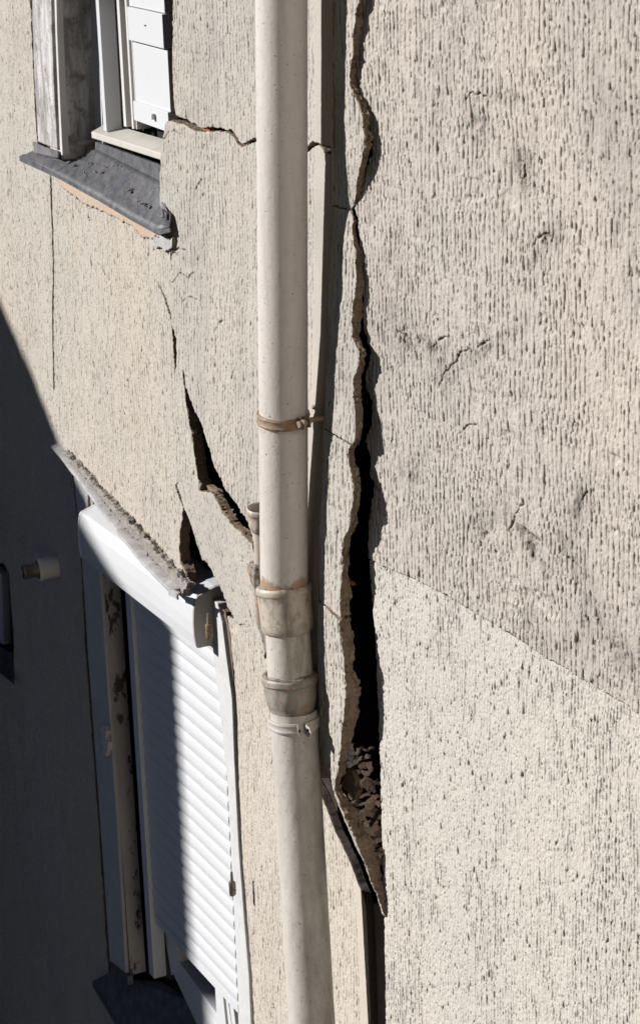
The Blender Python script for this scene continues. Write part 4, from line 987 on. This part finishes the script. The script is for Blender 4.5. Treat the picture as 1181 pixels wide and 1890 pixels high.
for k_, (x, y) in enumerate([(305, 1078), (322, 1084), (232, 990), (205, 950), (192, 925), (290, 1052), (165, 905)]):
    pass
# window below the shutter
wd = -0.055
def S_px(pts, w, t, name, mat, parent, bev=.0015):
    b_ = MB(); b_.prism(S, pts, w, t); return b_.build(name, mat, parent, bevel=bev)
lw = S_px([(313, 1783), (330, 1775), (420, 1900), (430, 1960), (395, 1960)], -0.035, 0.05, 'window', PVC, wall, .003)
lw['label'] = 'white framed lower window showing under the raised shutter'
S_px([(327, 1790), (331, 1786), (420, 1925), (412, 1930)], -0.0335, 0.01, 'frame_groove', PVCD, lw)
S_px([(285, 1690), (292, 1690), (314, 1810), (302, 1806)], -0.03, 0.03, 'frame_jamb', DARKFILL, lw)
S_px([(298, 1690), (318, 1700), (334, 1790), (316, 1800)], -0.036, 0.04, 'frame_jamb', PVCD, lw)
S_px([(395, 1790), (408, 1800), (424, 1960), (405, 1960)], -0.020, 0.05, 'mullion', PVC, lw)
S_px([(412, 1805), (416, 1808), (436, 1960), (430, 1960)], -0.022, 0.05, 'mullion', PVCD, lw)
S_px([(419, 1815), (426, 1822), (444, 1960), (436, 1960)], -0.018, 0.05, 'mullion', PVC, lw)
S_px([(310, 1680), (460, 1800), (470, 1990), (330, 1990)], -0.085, 0.01, 'glass_pane', GLASS, lw, 0)
# zinc sill of the lower window
zs_ = MB(); tr = [L.at(171, 1811, .045), L.at(204, 1793, .004), L.at(236, 1806, -.02), L.at(300, 1812, -.09), L.at(360, 1850, -.11), L.at(430, 1960, -.11), L.at(262, 1965, .045)]
zs_.hull(tr, [p-Vector((0, 0, .004)) for p in tr])
l_ = [L.at(171, 1811, .046), L.at(262, 1965, .046), L.at(262, 1975, .046), L.at(171, 1820, .046)]; zs_.hull(l_, [p-L.N*.005 for p in l_])
up_ = [L.at(203, 1776, .010), L.at(236, 1802, .010), L.at(236, 1818, .014), L.at(204, 1797, .014)]; zs_.hull(up_, [p-L.N*.02 for p in up_])
zs_.build('sill_flashing', ZINC, lw, bevel=.001)
bk = MB(); bk.box(S, ul-0.04, ur_+.08, zbot-.5, ztop_+.1, -.14, -.10); bk.build('dark_gap_fill', DARKFILL, lw)  # near-black sheet put in for the darkness behind shutter and glass
# shutter catch on the left surround
ct = MB(); ct.prism(L, [(184, 1345), (192, 1340), (197, 1350), (195, 1362), (200, 1370), (199, 1385), (195, 1396), (190, 1392), (192, 1378), (186, 1370), (188, 1358)], .022, .016); ct.build('shutter_catch', PVCD, sro, bevel=.002)

# far window at the picture's left edge, deep in shade
fw = MB(); fw.prism(L, [(-40, 1030), (12, 1040), (20, 1060), (32, 1275), (-40, 1210)], -.10, .01)
fwo = fw.build('window', GLASS, wall, label='dark shaded window at the far left edge')
S2 = MB(); S2.prism(L, [(-20, 1040), (3, 1060), (8, 1190), (-20, 1175)], -.07, .03); S2.build('window_frame', PVC, fwo, bevel=.002)
z2 = MB(); q = [L.at(-40, 1175, -.06), L.at(26, 1206, -.06), L.at(28, 1262, .03), L.at(-40, 1208, .03)]; z2.hull(q, [p-Vector((0, 0, .006)) for p in q]); z2.build('sill_flashing', ZINC, fwo)

# vent pipe
vent = thing('vent_pipe', L.at(108, 1046, 0), 'short horizontal white vent pipe with steel inner flue on the shaded wall', 'vent pipe')
va = L.at(106, 1045, 0.0); vN = (L.N + Vector((0, 0, -0.02))).normalized()
lathe('outer_sleeve', va-vN*.02, va+vN*.3, [(0, .036), (.02, .038), (.075, .038), (.079, .040), (.088, .040), (.090, .037), (.088, .033), (.05, .032)], PVCD, vent, rough=.0003, seed=51)
lathe('inner_flue', va-vN*.01, va+vN*.3, [(0, .024), (.085, .024), (.118, .024), (.120, .0255), (.128, .0255), (.130, .022), (.10, .020)], STEEL, vent, seed=52)

# ================================================================== building across the way, whose shadow falls on the wall
def back(p, d):   # walk from a wall point towards the sun, horizontally d metres
    return p + SH*d + Vector((0, 0, d*math.tan(SUN_EL)))
DIST = 7.0
prof_px = [L.at(-60, 415), L.at(0, 552), L.at(60, 690), L.at(112, 822), S.at(322, 1165, 0.0), S.at(325, 1250, 0), S.at(320, 1450, 0.0), S.at(320, 1700, 0.0), S.at(330, 1760, -.03)]
pr = [back(p, DIST + (p-L.P).dot(-L.N)*0) for p in prof_px]
# bring all onto one vertical plane square to the sun
pl0 = pr[0]; out = []
for p in prof_px:
    d = DIST + (pr[0]-SH*0 - back(p, DIST)).dot(SH)
    out.append(back(p, d))
perp = Vector((-SH.y, SH.x, 0))
if (out[3]-out[0]).dot(perp) > 0: perp = -perp     # perp points to the shaded side
side = 6.0
top = out[0] + (out[0]-out[1]).normalized()*6.0
lowp = Vector((out[-1].x, out[-1].y, 0.0)) 
poly = [top] + out + [lowp, lowp+perp*14, Vector((top.x, top.y, 0))+perp*8]
poly[-1] = Vector((lowp.x, lowp.y, 0))+perp*14; poly[-2] = lowp+perp*7
poly = [top] + out + [lowp, lowp+perp*14, Vector(((lowp+perp*14).x, (lowp+perp*14).y, top.z+8)), Vector(((lowp+perp*8).x, (lowp+perp*8).y, top.z+8))]  # far side raised to cut sky light on the wall
nb2 = thing('neighbouring_building', lowp, 'plastered house with a sloping roof across the yard', 'building')
hbm = MB(); hbm.hull(poly, [p+SH*5 for p in poly]); hbm.build('house_wall', rough_mat('brown_house_render', (0.12, 0.10, 0.085), (0.09, 0.075, 0.065), (0.15, 0.13, 0.11), 3, 0.004), nb2)
COURT = rough_mat('dark_brown_blocker', (0.085, 0.065, 0.055), (0.06, 0.048, 0.042), (0.12, 0.10, 0.09), 3, 0.004)  # low albedo so the added blocks bounce little light
ASPH = rough_mat('dark_asphalt', (0.045, 0.045, 0.047), (0.035, 0.035, 0.036), (0.06, 0.06, 0.06), 4, 0.004)
def block(name, x0, x1, y0, y1, z1, label, rows=5):  # unseen block added to cut the sky light reaching the wall
    t = thing(name, (x0/2+x1/2, y0/2+y1/2, 0), label, 'building')
    F = Frame((0, 0, 0), 0); F.U = Vector((1, 0, 0)); F.N = Vector((0, 1, 0)); F.P = Vector((0, 0, 0))
    b = MB(); b.box(F, x0, x1, 0, z1, y0, y1); b.build('house_wall', COURT, t)
    b = MB(); b.box(F, x0-.3, x1+.3, z1, z1+.35, y0-.3, y1+.3); b.build('roof', ZINC, t)
    return t
block('added_yard_block', -8, -0.3, -18, -5.5, 27, 'tall unseen dark block added behind the viewer to cut sky light')
block('added_yard_block', -20, -8.02, -18, -4.0, 27, 'tall unseen dark side block added to cut sky light')
cream = thing('added_yard_block', (5, -4, 0), 'unseen pale block added on the right to bounce sunlight back', 'building')  # added out of view to bounce sun onto reveals and pipe
FF = Frame((0, 0, 0), 0); FF.U = Vector((1, 0, 0)); FF.N = Vector((0, 1, 0)); FF.P = Vector((0, 0, 0))
cb = MB(); cq = [(2.3, .6), (1.0, -4.6), (6, -7), (9, .6)]; cb.hull([Vector((x, y, 0)) for x, y in cq], [Vector((x, y, 15)) for x, y in cq]); cb.build('house_wall', rough_mat('pale_bounce_block', (0.62, 0.57, 0.5), (0.56, 0.52, 0.46), (0.5, 0.46, 0.4), 3, 0.003), cream)
wing = thing('added_yard_block', (-5, 12, 0), 'unseen dark block added at the far end to cut sky light', 'building')  # added out of view to cut the sky light
wf_ = [(-2.6, 9.2), (-2.2, 30), (-14, 30), (-14, 10.6), (-6.5, 9.2)]
wb = MB(); wb.hull([Vector((x, y, 0)) for x, y in wf_], [Vector((x, y, 26)) for x, y in wf_]); wb.build('house_wall', COURT, wing)
gs = MB(); gs.add([Vector((-120, -120, 0)), Vector((120, -120, 0)), Vector((120, 120, 0)), Vector((-120, 120, 0))], [(0, 1, 2, 3)])
g_ = gs.build('ground', ASPH); tag(g_, 'paved yard far below the wall', None, kind='structure')
